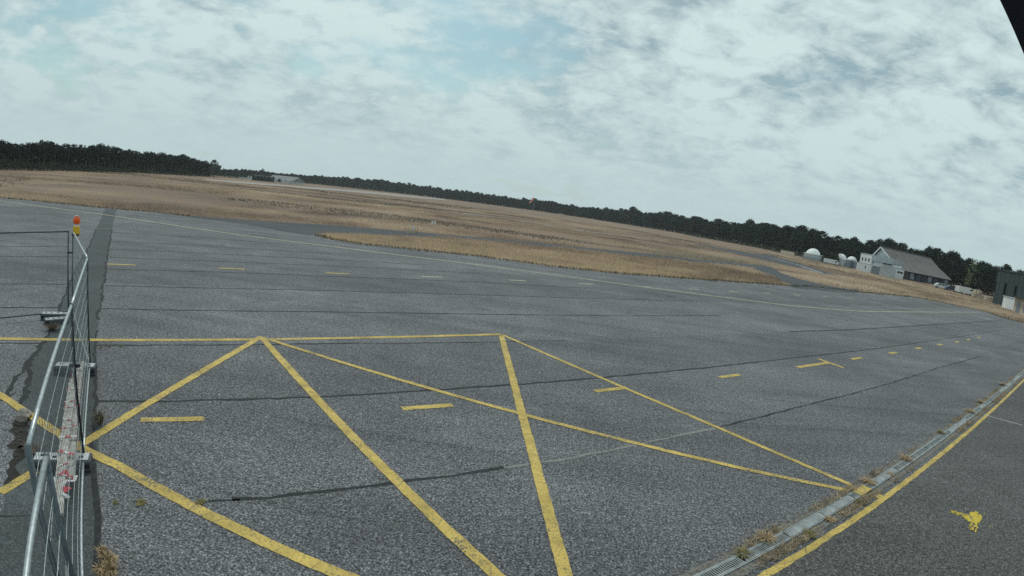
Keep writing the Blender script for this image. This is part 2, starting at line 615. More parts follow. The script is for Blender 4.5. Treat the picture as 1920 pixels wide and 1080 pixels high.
RUN_PX = [(385, 336), (460, 341), (560, 349), (685, 358.5), (760, 366), (835, 373.5), (835, 375.5), (760, 369), (685, 362), (560, 352.5), (460, 344.5), (385, 338.5)]
run_pts = [G(*p) for p in RUN_PX]
sheet('runway', run_pts, 0.02, M_RUN, kind='structure')
TRACK = [(1440, 471), (1477, 481), (1590, 509), (1665, 524), (1740, 541), (1815, 561), (1920, 586)]
tr = [G(*p) for p in TRACK]
trk = [p for p in tr] + [p * 0.94 for p in reversed(tr)]
sheet('dirt_track', [Vector((p.x, p.y, 0)) for p in trk], 0.022, M_TRACK, kind='structure')
tr2 = [G(*p) for p in [(867, 399), (967, 411), (1067, 429), (1200, 445), (1300, 458.5)]]
sheet('grey_track', [Vector((p.x, p.y, 0)) for p in tr2 + [p * 0.93 for p in reversed(tr2)]], 0.018, simple('dull_track', (0.23, 0.195, 0.165), .95, .2, .1), kind='structure')

# near forecourt on the camera side of the drain, beside the building
sheet('forecourt', [st(-75, -24.5), st(-75, -20), st(-2.0, -20), st(-2.0, 2.22), st(79, 2.6), st(79, -24.5)], 0.0065, M_FORE, kind='structure')

# asphalt repair strip under the fence
PATCH_R = [(219, 392.5), (214, 410.5), (210, 430), (205.6, 463), (201, 491), (196, 522), (192, 552), (187.5, 580), (183, 602), (182, 624), (178, 647),
           (178, 663), (179, 691), (182, 747), (182, 763), (181, 830), (183, 872), (186, 919), (192, 958), (192, 991), (192, 1019), (184, 1078)]
PATCH_L = [(0, 955), (19, 902), (25, 860), (30, 824), (30, 788), (36, 758), (42, 749), (53, 713), (55.5, 680), (69, 658), (92, 624), (111, 580), (125, 547),
           (136, 519), (150, 491), (167, 463), (180.5, 430), (192, 405), (197, 392.5)]
pr = [G(*p) for p in PATCH_R]; pl = [G(*p) for p in PATCH_L]
pr.append(st(-0.9, 1.6)); pl.insert(0, st(-2.2, 1.6))
pr = ragged(pr, 0.16, 0.035, 8); pl = ragged(pl, 0.16, 0.05, 9)
patch = sheet('asphalt_patch', pr + pl, 0.0072, M_PATCH, kind='structure')


def ribbon(pts, wd, z, jit=0.0, seed=0, step=None, taper=False):
    """flat strip along a polyline"""
    r = random.Random(seed)
    pts = [Vector((p.x, p.y, 0)) for p in pts]
    if step:
        pts = densify(pts, step)
    L, Rr = [], []
    ws = wd if isinstance(wd, (list, tuple)) else None
    for i, p in enumerate(pts):
        t = (pts[min(i + 1, len(pts) - 1)] - pts[max(i - 1, 0)]).normalized()
        n = Vector((-t.y, t.x, 0))
        c = p + n * (r.uniform(-jit, jit))
        h = max(wd * .28, wd / 2 + (r.uniform(-.6, .8) * jit))
        L.append((c + n * h)); Rr.append((c - n * h))
    mb = MB()
    i = 0
    for a, b, c, d in zip(L, L[1:], Rr[1:], Rr):
        mb.poly([(a.x, a.y, z), (d.x, d.y, z), (c.x, c.y, z), (b.x, b.y, z)])
    return mb


# paving joints and cracks, each its own piece of the apron
def crack(pts, wd, z=0.0055, mat=None, seed=0, jit=0.02, step=0.25, name='joint', par=None):
    return ribbon(pts, wd, z, jit, seed, step).build(name, mat or M_CRACK, par or apron)


J0_T = 5.5755
SP = 2.992
def pxs(l): return [G(*p) for p in l]
crack(pxs([(180, 752.5), (287, 753), (405, 750.5), (580, 745), (660, 741), (900, 726), (1119, 709), (1322, 690), (1480, 672), (1617, 657), (1801, 631), (1881, 618)]), 0.075, seed=1)
crack(pxs([(435, 937.7), (504, 933), (701, 911), (945, 877)]), 0.06, seed=2)
crack(pxs([(390, 939), (450, 938)]), 0.03, seed=21)
crack(pxs([(945, 877), (1100, 854), (1212, 830), (1340, 803)]), 0.045, seed=3, mat=M_DIRTJ)
crack(pxs([(1340, 803), (1500, 763), (1675, 717), (1755, 691), (1840, 668)]), 0.05, seed=4)
crack(pxs([(180, 648), (240, 648), (310, 647.5), (510, 646), (655, 644), (892, 642)]), 0.06, seed=5)
crack(pxs([(892, 642), (1060, 638)]), 0.03, seed=51)
crack(pxs([(0, 644), (88, 644)]), 0.05, seed=6)
crack(pxs([(190, 579), (244, 580), (611, 585), (892, 589), (1140, 592), (1350, 592)]), 0.085, seed=7)
crack(pxs([(0, 577), (112, 577)]), 0.085, seed=71)
crack(pxs([(197, 536), (574, 544), (892, 553), (1150, 561), (1300, 565)]), 0.085, seed=9)
crack(pxs([(0, 533), (130, 533)]), 0.085, seed=91)
crack(pxs([(200, 505), (400, 510), (640, 519), (900, 529), (1100, 541)]), 0.09, seed=10)
crack(pxs([(205, 483), (400, 490), (640, 500), (900, 513)]), 0.09, seed=11)
crack(pxs([(0, 481), (140, 482)]), 0.10, seed=111)
crack(pxs([(206, 467), (400, 476), (640, 488), (800, 497)]), 0.10, seed=12)
crack(pxs([(0, 462), (140, 463)]), 0.10, seed=121)
crack(pxs([(210, 452), (400, 462), (620, 476)]), 0.10, seed=13)
crack(pxs([(212, 436), (400, 447), (560, 460)]), 0.11, seed=14)
crack(pxs([(0, 420), (100, 425), (180, 428)]), 0.06, seed=15, mat=M_DIRTJ)
crack(pxs([(1480, 622), (1600, 618), (1760, 608), (1880, 601)]), 0.13, seed=16)
crack(pxs([(1612, 633), (1642, 642)]), 0.06, seed=17, mat=M_DIRTJ)
crack(pxs([(0, 968), (60, 967), (100, 969)]), 0.015, 0.0088, seed=18, par=patch)
# broken edges of the repair strip
crack(pxs([(0, 752), (15, 745), (30, 735)]), 0.03, seed=60)
crack(pxs([(14, 742), (26, 712), (44, 698), (50, 682), (58, 672)]), 0.08, seed=61, jit=0.04, step=0.12, name='edge_crack')
crack(pxs([(42, 760), (48, 735), (53, 712), (55, 690), (60, 670), (84, 640)]), 0.09, seed=62, jit=0.04, step=0.12, name='edge_crack', z=0.0088)
crack(pxs([(33, 842), (36, 815), (40, 795), (46, 785)]), 0.22, seed=63, jit=0.06, step=0.10, mat=M_EARTH, name='eroded_edge', z=0.0088)
crack(pxs([(15, 915), (25, 885), (32, 860), (35, 835)]), 0.10, seed=64, jit=0.05, step=0.10, mat=M_EARTH, name='eroded_edge', z=0.0088)
crack(pxs([(182, 1078), (184, 1020), (183, 960), (178, 915), (174, 870)]), 0.075, seed=65, jit=0.006, step=0.12, name='edge_seal', z=0.0088)
crack(pxs([(172, 868), (176, 800), (180, 760), (178, 700), (177, 660), (182, 620)]), 0.05, seed=66, jit=0.02, step=0.12, name='edge_seal', z=0.0088)
crack(pxs([(183, 600), (190, 560), (197, 515), (204, 465), (210, 430)]), 0.05, seed=67, jit=0.04, step=0.25, name='edge_seal', z=0.0088)
crack(pxs([(84, 640), (95, 617), (111, 580), (125, 547), (136, 519), (150, 491), (167, 463), (180, 431)]), 0.05, seed=68, jit=0.03, step=0.2, name='edge_seal', z=0.0088)
crack(pxs([(167, 430), (178, 428.5), (210, 428.5), (220, 428)]), 0.10, seed=69, jit=0.01, mat=M_DIRTJ, name='joint', z=0.0088)

# painted markings
def stripe(pts, wd=0.15, z=0.0098, mat=None, name='yellow_line', label=None, jit=0.0):
    o = ribbon(pts, wd, z, jit or .005, len(pts), 0.10 if (pts[0].length < 22) else 0.6).build(name, mat or M_YEL, apron)
    if label:
        o['label'] = label
    return o


aV, aR, dE, dE2 = G(490, 632), G(938, 628), G(1600, 922), G(1600, 910)
stripe([G(-120, 632), G(940, 627)], 0.16)
stripe([G(490, 632), G(165, 827), G(0, 925)], 0.15, 0.0108)
stripe([G(-40, 715), G(21, 755), G(92, 802), G(158, 844), G(228, 877), G(640, 1079), G(640, 1079) + (G(640, 1079) - G(228, 877)) * .5], 0.15, 0.0116)
a, b2 = G(490, 633), G(930, 1079)
stripe([a, a + (b2 - a) * 1.4], 0.15, 0.0124)
stripe([G(492, 633), G(900, 755.6), G(1200, 834), G(1588, 920)], 0.115, 0.0116)
a, b2 = G(940, 630), G(1060, 1079)
stripe([a, a + (b2 - a) * 1.3], 0.15, 0.0124)
stripe([G(942, 628), G(1350, 804), G(1596, 910)], 0.115, 0.0108)
# dashes of the stand lead-in line
D1 = [(264, 788), (754, 767), (1115, 734), (1348, 708), (1495, 689), (1596, 674), (1667, 663), (1717, 654), (1758, 647), (1791, 642), (1813, 637.5), (1833, 633)]
for i, p in enumerate(D1):
    a = G(*p)
    L = 2.2 if i == 4 else 0.92
    stripe([a, a + EU * L], 0.15 if i < 4 else 0.17, 0.0098, name='yellow_dash')
stripe([G(1534, 673), G(1581, 690)], 0.17, 0.0108, name='yellow_crossbar')
D2 = [(255, 497.5), (459, 505), (656, 514), (830, 520.5), (987, 527), (1113, 533), (1218, 538.5), (1311, 543), (1384, 547), (1445, 550), (1500, 553.5), (1552, 556), (1600, 559)]
for i, p in enumerate(D2):
    a = G(*p)
    stripe([a - EU * (1.0 if i else 1.05), a], 0.17, 0.0098, M_YEL if i < 3 else M_YELF, name='yellow_dash' if i < 3 else 'faded_dash')
TL = [(-60, 369), (0, 376.5), (62, 385), (125, 393.6), (172, 399.5), (219, 406), (300, 418.6), (360, 427.5), (460, 442), (610, 461), (760, 480), (835, 489), (1000, 510.5),
      (1200, 537.5), (1350, 557), (1480, 573), (1560, 580), (1615, 583.7), (1675, 584.8), (1750, 585.3), (1840, 585.6)]
stripe(pxs(TL), 0.20, 0.0108, M_YELF, name='taxi_guide_line', label='long faded yellow guide line curving across the far apron')
stripe(pxs([(215, 399), (260, 403), (300, 407), (350, 413)]), 0.10, 0.0098, M_WHT, name='white_line')
DY = [G(1300, 1150), G(1438, 1075), G(1500, 1040), G(1633, 955), G(1695, 905), G(1782, 835), G(1852, 777), G(1918, 714)]
DY = [st(3.6, 2.29), st(5.25, 2.29), st(8.1, 2.29), st(17.8, 2.33), st(27, 2.38), st(60, 2.55)]
ribbon(DY, 0.10, 0.0098, 0.006, 5, 0.11).build('yellow_drain_line', M_YEL, apron)
stripe([G(1845, 778), G(1880, 788), G(1917, 798)], 0.06, 0.0108, M_WHT, name='white_line', jit=0.006)
q_ = G(1648, 932)
stripe([q_ - EU * .09, q_ + EU * .10], 0.10, 0.0125, name='yellow_dab')
# splash of spilled paint
sp = G(1826, 972)
mb = MB()
r_ = random.Random(5)
vdir = Vector((sp.x, sp.y, 0)).normalized(); sdr = Vector((vdir.y, -vdir.x, 0))
def blob(cx, cy, rx, ry, z, n=36, rough=.25):
    ring = []
    for k in range(n):
        a = 2 * math.pi * k / n
        rr = 1 + rough * r_.uniform(-1, 1)
        q = sp + sdr * (cx + rx * rr * math.cos(a)) + vdir * (cy + ry * rr * math.sin(a))
        ring.append((q.x, q.y, z))
    mb.poly(ring)
blob(0, .03, .12, .26, .0105)
blob(-.02, -.14, .12, .09, .0110, rough=.4)
for k in range(70):
    if k % 3 == 0:
        blob(r_.uniform(-.42, -.08), r_.uniform(-.16, .02) , r_.uniform(.012, .05), r_.uniform(.008, .02), .0115 + k * .00004, 10, .4)
    elif k % 3 == 1:
        blob(r_.uniform(-.02, .12), r_.uniform(-.55, -.1), r_.uniform(.006, .018), r_.uniform(.02, .07), .0115 + k * .00004, 10, .4)
    else:
        blob(r_.gauss(0, .15), r_.gauss(0, .22), r_.uniform(.005, .016), r_.uniform(.008, .025), .0115 + k * .00004, 8, .4)
mb.build('paint_splash', paint('fresh_yellow_paint', (0.66, 0.49, 0.06), 0.05), apron)
# cross-taxiway line and end marks
ribbon(pxs([(1450, 484.5), (1500, 498), (1543, 512.5)]), 0.5, 0.028).build('white_line', M_WHT, apron)
for px, py in ((1524, 505), (1541, 512)):
    a = G(px, py)
    ribbon([a, a + EN * 2.5], 1.4, 0.032).build('white_mark', M_WHT, apron)

# ------------------------------------------------------------------ drainage channel
drain = empty('drainage_channel', st(3.2, 2.62), label='slotted steel drainage channel set in gritty concrete along the yellow line', cat='drain')
S0, S1 = 2.2, 62.0
def dt(s): return 2.625 + 0.004 * (s - 4)
for side, w_, nm in ((1, 0.10, 'concrete_edge'), (-1, 0.12, 'concrete_edge')):
    pts = [st(s, dt(s) + side * (0.085 + w_ / 2), 0) for s in (S0, 10, 20, 35, S1)]
    ribbon(pts, w_, 0.0105, 0.018, 11 + side, 0.10).build(nm, M_GRIT, drain)
mb = MB()
for side in (1, -1):
    a, b2 = st(S0, dt(S0) + side * .081, 0.012), st(S1, dt(S1) + side * .081, 0.012)
    mb.bar(a, b2, 0.012, 0.03)
mb.build('channel_rail', M_GALV, drain)
ribbon([st(S0, dt(S0)), st(S1, dt(S1))], 0.15, 0.0095).build('channel_bed', M_HOLE, drain)
gm = MB()
for side in (1, -1):
    gm.bar((0, side * .062, 0), (0.985, side * .062, 0), 0.02, 0.012)
for k in range(26):
    x = 0.03 + k * 0.037
    gm.box((x, 0, 0), (0.017, 0.11, 0.010))
M_DRST = simple('worn_drain_steel', (0.27, 0.29, 0.29), 0.6, 0.4, 6.0, metal=0.4)
grate = gm.mesh('grating', M_DRST)
pm = MB().box((0.49, 0, 0), (0.985, 0.135, 0.012))
pm.box((0.03, 0, 0.002), (0.03, 0.137, 0.012))
plate = pm.mesh('cover_plate', M_DRST)
r_ = random.Random(3)
k = 0
s = S0
while s < 60:
    is_plate = (k in (4, 5, 7)) or (s > 10.5 and r_.random() < .4)
    o = link('cover_plate' if is_plate else 'grating', plate if is_plate else grate, drain)
    o.matrix_parent_inverse = drain.matrix_basis.inverted()
    tilt = r_.uniform(-.012, .012)
    o.matrix_basis = Matrix.Translation(st(s, dt(s) + r_.uniform(-.004, .004), 0.020 + r_.uniform(-.002, .003))) @ Matrix.Rotation(PHI + 0.004, 4, 'Z') @ Matrix.Rotation(tilt, 4, 'X')
    s += 1.0
    k += 1
a = st(8.35, dt(8.5), 0.031)
o = MB().box(a + EU * .25, (0.42, 0.17, 0.006), EU, EN).build('painted_cover', M_YEL, drain, label='drain cover painted yellow')

# ------------------------------------------------------------------ grass and weeds
def tri_blades(base, h, wdt, lean, seed):
    """numpy blades: base (n,2), h (n,), returns verts, faces"""
    g = np.random.default_rng(seed)
    n = len(base)
    a = g.uniform(0, 2 * np.pi, n)
    dx, dy = np.cos(a) * wdt, np.sin(a) * wdt
    la = g.uniform(0, 2 * np.pi, n)
    ll = g.uniform(0, 1, n) * lean * h
    v = np.zeros((n * 3, 3))
    v[0::3, 0] = base[:, 0] - dx; v[0::3, 1] = base[:, 1] - dy
    v[1::3, 0] = base[:, 0] + dx; v[1::3, 1] = base[:, 1] + dy
    v[2::3, 0] = base[:, 0] + np.cos(la) * ll; v[2::3, 1] = base[:, 1] + np.sin(la) * ll
    v[2::3, 2] = h
    return v


def tri_object(name, v, mat, **tags):
    n = len(v) // 3
    me = bpy.data.meshes.new(name)
    me.vertices.add(len(v)); me.loops.add(len(v)); me.polygons.add(n)
    me.vertices.foreach_set('co', np.ascontiguousarray(v, dtype=np.float32).ravel())
    me.loops.foreach_set('vertex_index', np.arange(len(v), dtype=np.int32))
    me.polygons.foreach_set('loop_start', np.arange(0, len(v), 3, dtype=np.int32))
    me.materials.append(mat)
    me.update(calc_edges=True)
    return link(name, me, **tags)


def inside(pts, poly):
    x, y = pts[:, 0], pts[:, 1]
    c = np.zeros(len(pts), bool)
    n = len(poly)
    for i in range(n):
        x1, y1 = poly[i].x, poly[i].y
        x2, y2 = poly[i - 1].x, poly[i - 1].y
        cond = ((y1 > y) != (y2 > y))
        with np.errstate(divide='ignore', invalid='ignore'):
            xi = (x2 - x1) * (y - y1) / (y2 - y1) + x1
        c ^= cond & (x < xi)
    return c


PAVED = [apron_pts, taxi_pts, link_pts, taxi2_pts, run_pts, trk]
gen = np.random.default_rng(11)


def value_noise(p, scale, seed):
    g = np.random.default_rng(seed)
    T = g.random((64, 64))
    q = p * scale
    i = np.floor(q).astype(int); f = q - i
    f = f * f * (3 - 2 * f)
    a = T[i[:, 0] % 64, i[:, 1] % 64]; b = T[(i[:, 0] + 1) % 64, i[:, 1] % 64]
    c = T[i[:, 0] % 64, (i[:, 1] + 1) % 64]; d = T[(i[:, 0] + 1) % 64, (i[:, 1] + 1) % 64]
    return (a * (1 - f[:, 0]) + b * f[:, 0]) * (1 - f[:, 1]) + (c * (1 - f[:, 0]) + d * f[:, 0]) * f[:, 1]


def scatter_field(n, r0, r1, pw):
    r = r0 + (r1 - r0) * gen.random(n) ** pw
    az = np.radians(gen.uniform(-60, 60, n))
    return np.c_[r * np.sin(az), r * np.cos(az)]


bl = []
p = scatter_field(520000, 30, 230, 1.25)
keep = ~np.any([inside(p, q) for q in PAVED], axis=0)
p = p[keep]
dens = 0.6 * value_noise(p * np.array([.35, 1.]), 0.06, 1) + 0.4 * value_noise(p, 0.5, 2)
keep = gen.random(len(p)) < np.clip((dens - 0.36) * 3.4, 0.05, 1)
p = p[keep]; dens = dens[keep]
rr = np.hypot(p[:, 0], p[:, 1])
h = (0.07 + 0.30 * np.clip((dens - .38) * 2.4, 0, 1)) * gen.uniform(.5, 1.3, len(p))
tri_object('dry_grass', tri_blades(p, h, 0.018 + rr * 0.00035, .5, 5), M_GRASS, label='dry tan grass covering the airfield beyond the apron', cat='grass', kind='stuff')
print('grass blades', len(p))
gp = scatter_field(14000, 45, 240, 1.0)
gp = gp[~np.any([inside(gp, q) for q in PAVED], axis=0)]
gp = gp[value_noise(gp * np.array([.4, 1.]), 0.09, 33) > .62]
gp = np.repeat(gp, 9, axis=0) + gen.normal(0, 1.0, (len(gp) * 9, 2))
gr_ = np.hypot(gp[:, 0], gp[:, 1])
tri_object('heath_clumps', tri_blades(gp, gen.uniform(.05, .26, len(gp)), .03 + gr_ * .0004, .6, 14), simple('olive_heath', (0.20, 0.172, 0.13), .95, .35, .3, spec=.1), label='dark olive heath clumps scattered over the dry field', cat='heath', kind='stuff')
# taller tawny grass on the island between apron and taxiway
isl = [G(*q) for q in [(605, 440), (685, 442), (835, 449), (933, 458), (1067, 471), (1200, 484), (1300, 495), (1425, 510), (1455, 524), (1487, 536)]]
isl2 = [G(*q) for q in [(1433, 532), (1267, 520), (1150, 511), (1033, 499), (900, 480), (835, 473.5), (760, 465), (685, 458), (622, 448)]]
ip = isl + isl2
xs = [q.x for q in ip]; ys = [q.y for q in ip]
p = np.c_[gen.uniform(min(xs), max(xs), 200000), gen.uniform(min(ys), max(ys), 200000)]
p = p[inside(p, ip)]
nz = value_noise(p, 0.35, 8)
h = (0.05 + 0.22 * nz ** 1.2) * gen.uniform(.4, 1.3, len(p))
tri_object('tall_dry_grass', tri_blades(p, h, 0.022, .45, 6), M_TAWNY, label='tawny tall grass on the island between apron and taxiway', cat='grass', kind='stuff')
print('island blades', len(p))
# pale seed heads by the taxiway
c0 = [G(*q) for q in [(1230, 478), (1300, 484), (1370, 490), (1440, 497)]]
pp = []
for a, b2 in zip(c0, c0[1:]):
    k = gen.random((900, 1))
    pp.append(np.array(a[:2]) * (1 - k) + np.array(b2[:2]) * k + gen.normal(0, 1.3, (900, 2)))
for q in [(762, 437.5), (776, 438.5)]:
    a = G(*q); pp.append(np.array(a[:2]) + gen.normal(0, .25, (40, 2)))
p = np.vstack(pp)
p = p[gen.random(len(p)) < .6]
tri_object('pale_seed_grass', tri_blades(p, gen.uniform(.3, .9, len(p)), .03, .4, 7), M_PALEG, label='pale feathery seed grass beside the taxiway', cat='grass', kind='stuff')
# green-brown fringe along the apron edge
fe = densify(ragged(pxs(APRON_FAR_PX[:5]), 1.2, .2, 3), .12) + densify(ragged(pxs(APRON_FAR_PX[7:]), 1.2, .2, 3), .12)
fb = np.array([[q.x, q.y] for q in fe])
fb = np.repeat(fb, 5, axis=0) + gen.normal(0, .22, (len(fb) * 5, 2))
tri_object('edge_grass', tri_blades(fb, gen.uniform(.04, .20, len(fb)), .025, .8, 9), simple('edge_grass', (0.12, 0.11, 0.055), 0.95, 0.4, 1.5, spec=0.1), label='low brownish grass fringing the far apron edge', cat='grass', kind='stuff')


def tuft(name, loc, n, h, rad, mat, label, cat, seed, group=None, flat=0.6, roots=1):
    """a plant: curved blades out of one root"""
    g = random.Random(seed)
    mb = MB()
    for k in range(n):
        a = g.uniform(0, 2 * math.pi)
        bl_ = h * g.uniform(.5, 1.15)
        out_ = rad * g.uniform(.25, 1.1)
        d = Vector((math.cos(a), math.sin(a), 0)); nn = Vector((-d.y, d.x, 0))
        wv = 0.004 + 0.005 * g.random()
        r0 = d * rad * .25 * g.random()
        if roots > 1:
            k_ = g.randrange(roots)
            r0 = r0 + (EN * (k_ - roots / 2) * .075 + EU * (.05 * math.sin(k_ * 2.3)))
            bl_ *= (.55 + .45 * math.sin(k_ * 1.7) ** 2)
        p0 = r0; p1 = r0 + d * out_ * .45 + Vector((0, 0, bl_ * .75)); p2 = r0 + d * out_ + Vector((0, 0, bl_ * (1 - flat * g.random())))
        mb.poly([p0 - nn * wv, p0 + nn * wv, p1 + nn * wv * .8, p1 - nn * wv * .8])
        mb.poly([p1 - nn * wv * .8, p1 + nn * wv * .8, p2])
    o = mb.build(name, mat)
    o.location = loc
    return tag(o, label, cat, group)


tuft('dry_grass_tuft', G(204, 1070, 0.006), 620, .20, .10, M_STRAW, 'straw coloured grass tuft on the patch edge at the bottom left', 'grass', 1, roots=6)
tuft('weed_clump', G(264, 943, 0.006), 70, .022, .085, M_WEED2, 'flat green weed on the asphalt, left of the wide yellow line', 'weed', 2, 'weeds in the asphalt cracks')
tuft('weed_clump', G(376, 942, 0.006), 70, .022, .075, M_WEED2, 'flat green weed at the left end of the tar joint, right of the yellow line', 'weed', 3, 'weeds in the asphalt cracks')
tuft('weed_clump', G(216, 943, 0.006), 40, .02, .05, simple('weed_yellowgreen', (0.17, 0.17, 0.06), .9, .3), 'tiny yellow-green weed near the patch edge', 'weed', 4, 'weeds in the asphalt cracks')
tuft('dead_weed', G(187, 796, 0.022), 60, .22, .16, simple('dead_stalk', (0.13, 0.115, 0.075), .95, .4), 'withered dark weed beside the boards at the yellow line corner', 'weed', 5)
tuft('dead_weed', G(98, 618, 0.02), 160, .14, .22, simple('dead_stalk2', (0.14, 0.105, 0.07), .95, .4), 'brown dead weed below the foot block of the far fence panel', 'weed', 51)
tuft('dead_weed', G(60, 846, 0.022), 50, .10, .22, simple('dead_twigs', (0.15, 0.11, 0.085), .95, .4), 'thin brown twigs on the repair strip near the nearest fence posts', 'weed', 52, flat=0.9)
for i, (px, py) in enumerate(((188, 652), (205, 650), (226, 649))):
    tuft('weed_clump', G(px, py, 0.006), 25, .025, .07, M_WEED2, ('tiny weed in the joint below the yellow line, at the patch edge', 'tiny weed in the joint below the yellow line, second from the patch', 'tiny weed in the joint below the yellow line, third from the patch')[i], 'weed', 60 + i, 'weeds in the asphalt cracks')
WD = [(1435, 1012, 'brown', 'brown weed clump lining the drain, nearest the bottom edge of the picture', .16), (1392, 1040, 'green', 'low greenish weed beside the drain grating at the bottom edge', .12), (1517, 1003, 'green', 'yellow-green weed between the drain and yellow line', .11),
      (1625, 905, 'brown', 'straw weed right behind the yellow painted drain cover', .17), (1596, 917, 'brown', 'reddish brown weed where the two thin yellow lines end', .10), (1613, 943, 'green', 'dark weed just in front of the yellow drain cover', .09),
      (1697, 862, 'brown', 'largest straw weed along the drain, halfway up the right side', .20), (1763, 812, 'green', 'green weed on the far side of the drain', .15), (1818, 773, 'brown', 'straw weed by the drain at the white line', .22),
      (1838, 755, 'brown', 'straw weed on the drain just beyond the white line', .22), (1668, 890, 'brown', 'small brown weed between drain and yellow line', .09), (1555, 975, 'brown', 'scrubby brown weed along the drain below the yellow cover', .10),
      (1880, 722, 'brown', 'farthest straw weed on the drain near the right edge', .26)]
for i, (px, py, c, lab, h) in enumerate(WD):
    tuft('drain_weed', G(px, py, 0.01), 90, h * .42, h * 1.15, M_STRAW if c == 'brown' else M_WEED2, lab, 'weed', 100 + i, 'weeds along the drain', roots=1)
# grit and short dead grass along the drain: uncountable
n = 26000
ss = 2.4 + 38 * gen.random(n) ** 1.5
tt = np.where(gen.random(n) < .5, .19, -.20) * gen.uniform(.48, 1.25, n) + 2.625 + .004 * (ss - 4)
p = np.c_[ss * EU.x + tt * EN.x, ss * EU.y + tt * EN.y]
cl = value_noise(p, 1.7, 77)
k_ = gen.random(n) < np.clip((cl - .30) * 2.6, .08, 1)
p = p[k_]; cl = cl[k_]; n = len(p)
v = tri_blades(p, gen.uniform(.015, .05, n) * (.5 + 1.3 * cl), .006, 2.2, 12)
v[:, 2] += 0.018
tri_object('drain_verge_litter', v, simple('verge_litter', (0.36, 0.285, 0.185), .95, .45, 5.0), label='short dead grass and grit lining both sides of the drain', cat='grass', kind='stuff')

# ------------------------------------------------------------------ fence
PA = st(-3.15, 13.46); PB = st(-2.04, 9.82); PC = st(-1.54, 6.50); PD = st(-1.07, 3.08); PE0 = st(-0.93, 2.98)
dA = (st(-4.70, 12.69) - st(-3.28, 13.46)).normalized()
PA0 = st(-3.265, 13.47)
PAL = PA0 + dA * 3.45
dE_ = (st(-0.84, 1.95) - st(-0.95, 2.96)).normalized()
PE1 = PE0 + dE_ * 3.4
HT = 1.97


def panel(a, b, label, lean=0.0, hor=9, dv=0.11, ht=HT, rail=None, wire=.0032):
    rail = rail or M_GALV
    a, b = Vector((a.x, a.y, 0)), Vector((b.x, b.y, 0))
    d = (b - a); L = d.length; d.normalize()
    t = empty('mesh_fence', a, label=label, cat='fence', group='temporary fence panels beside the apron')
    z0, z1 = 0.10, ht - 0.02
    def seg(nm, pts, r, m):
        return MB().tube(pts, r, 10).build(nm, m, t, smooth=True)
    seg('post', [a + Vector((0, 0, .02)), a + Vector((0, 0, ht))], .019, M_GALVD)
    seg('post', [b + Vector((0, 0, .02)), b + Vector((0, 0, ht))], .019, M_GALVD)
    sag = [a + d * (L * k / 6) + Vector((0, 0, z1)) for k in range(7)]
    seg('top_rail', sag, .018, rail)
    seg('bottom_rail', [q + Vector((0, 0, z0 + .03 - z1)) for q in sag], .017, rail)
    wires = MB()
    n = int(L / dv)
    for k in range(1, n):
        q = a + d * (L * k / n)
        wires.bar(q + Vector((0, 0, z0 + .03)), q + Vector((0, 0, z1)), wire)
    nn = Vector((-d.y, d.x, 0)) * 0.0035
    for k in range(1, hor + 1):
        z = z0 + (z1 - z0) * k / (hor + 1)
        wires.bar(a + nn + Vector((0, 0, z)), b + nn + Vector((0, 0, z)), wire * 1.15)
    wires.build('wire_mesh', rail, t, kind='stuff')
    return t


panel(PAL, PA0, 'wire mesh fence panel seen face-on at the left edge', hor=11, dv=.05, wire=.0017, rail=simple('backlit_dark_steel', (0.085, 0.105, 0.12), 0.6, 0.25, 18.0, metal=0.5))  # rails and mesh coloured darker to paint in their backlit silhouette
panel(PA, PB, 'mesh fence panel carrying the orange lamp, edge-on along the repair strip', hor=7)
panel(PB, PC, 'mesh fence panel behind the far half of the taped boards', hor=7)
panel(PC, PD, 'mesh fence panel beside the near half of the taped boards', hor=7)
panel(PE0, PE1, 'nearest mesh fence panel, cut off by the bottom left of the picture', hor=7)


def clamp(p, z, label):
    t = empty('fence_clamp', (p.x, p.y, z), label=label, cat='clamp', group='clamps joining the fence panels')
    MB().box((p.x, p.y, z), (.13, .05, .035), EU, EN).build('clamp_plate', M_BLK, t)
    MB().tube([(p.x, p.y, z), Vector((p.x, p.y, z)) + EN * .06], .009, 6).build('bolt', M_GALVD, t)


clamp((PA + PA0) / 2, 1.48, 'black clamp joining the two posts under the orange lamp')
clamp(PC + EN * .02, 1.25, 'black clamp on the post beside the taped boards')


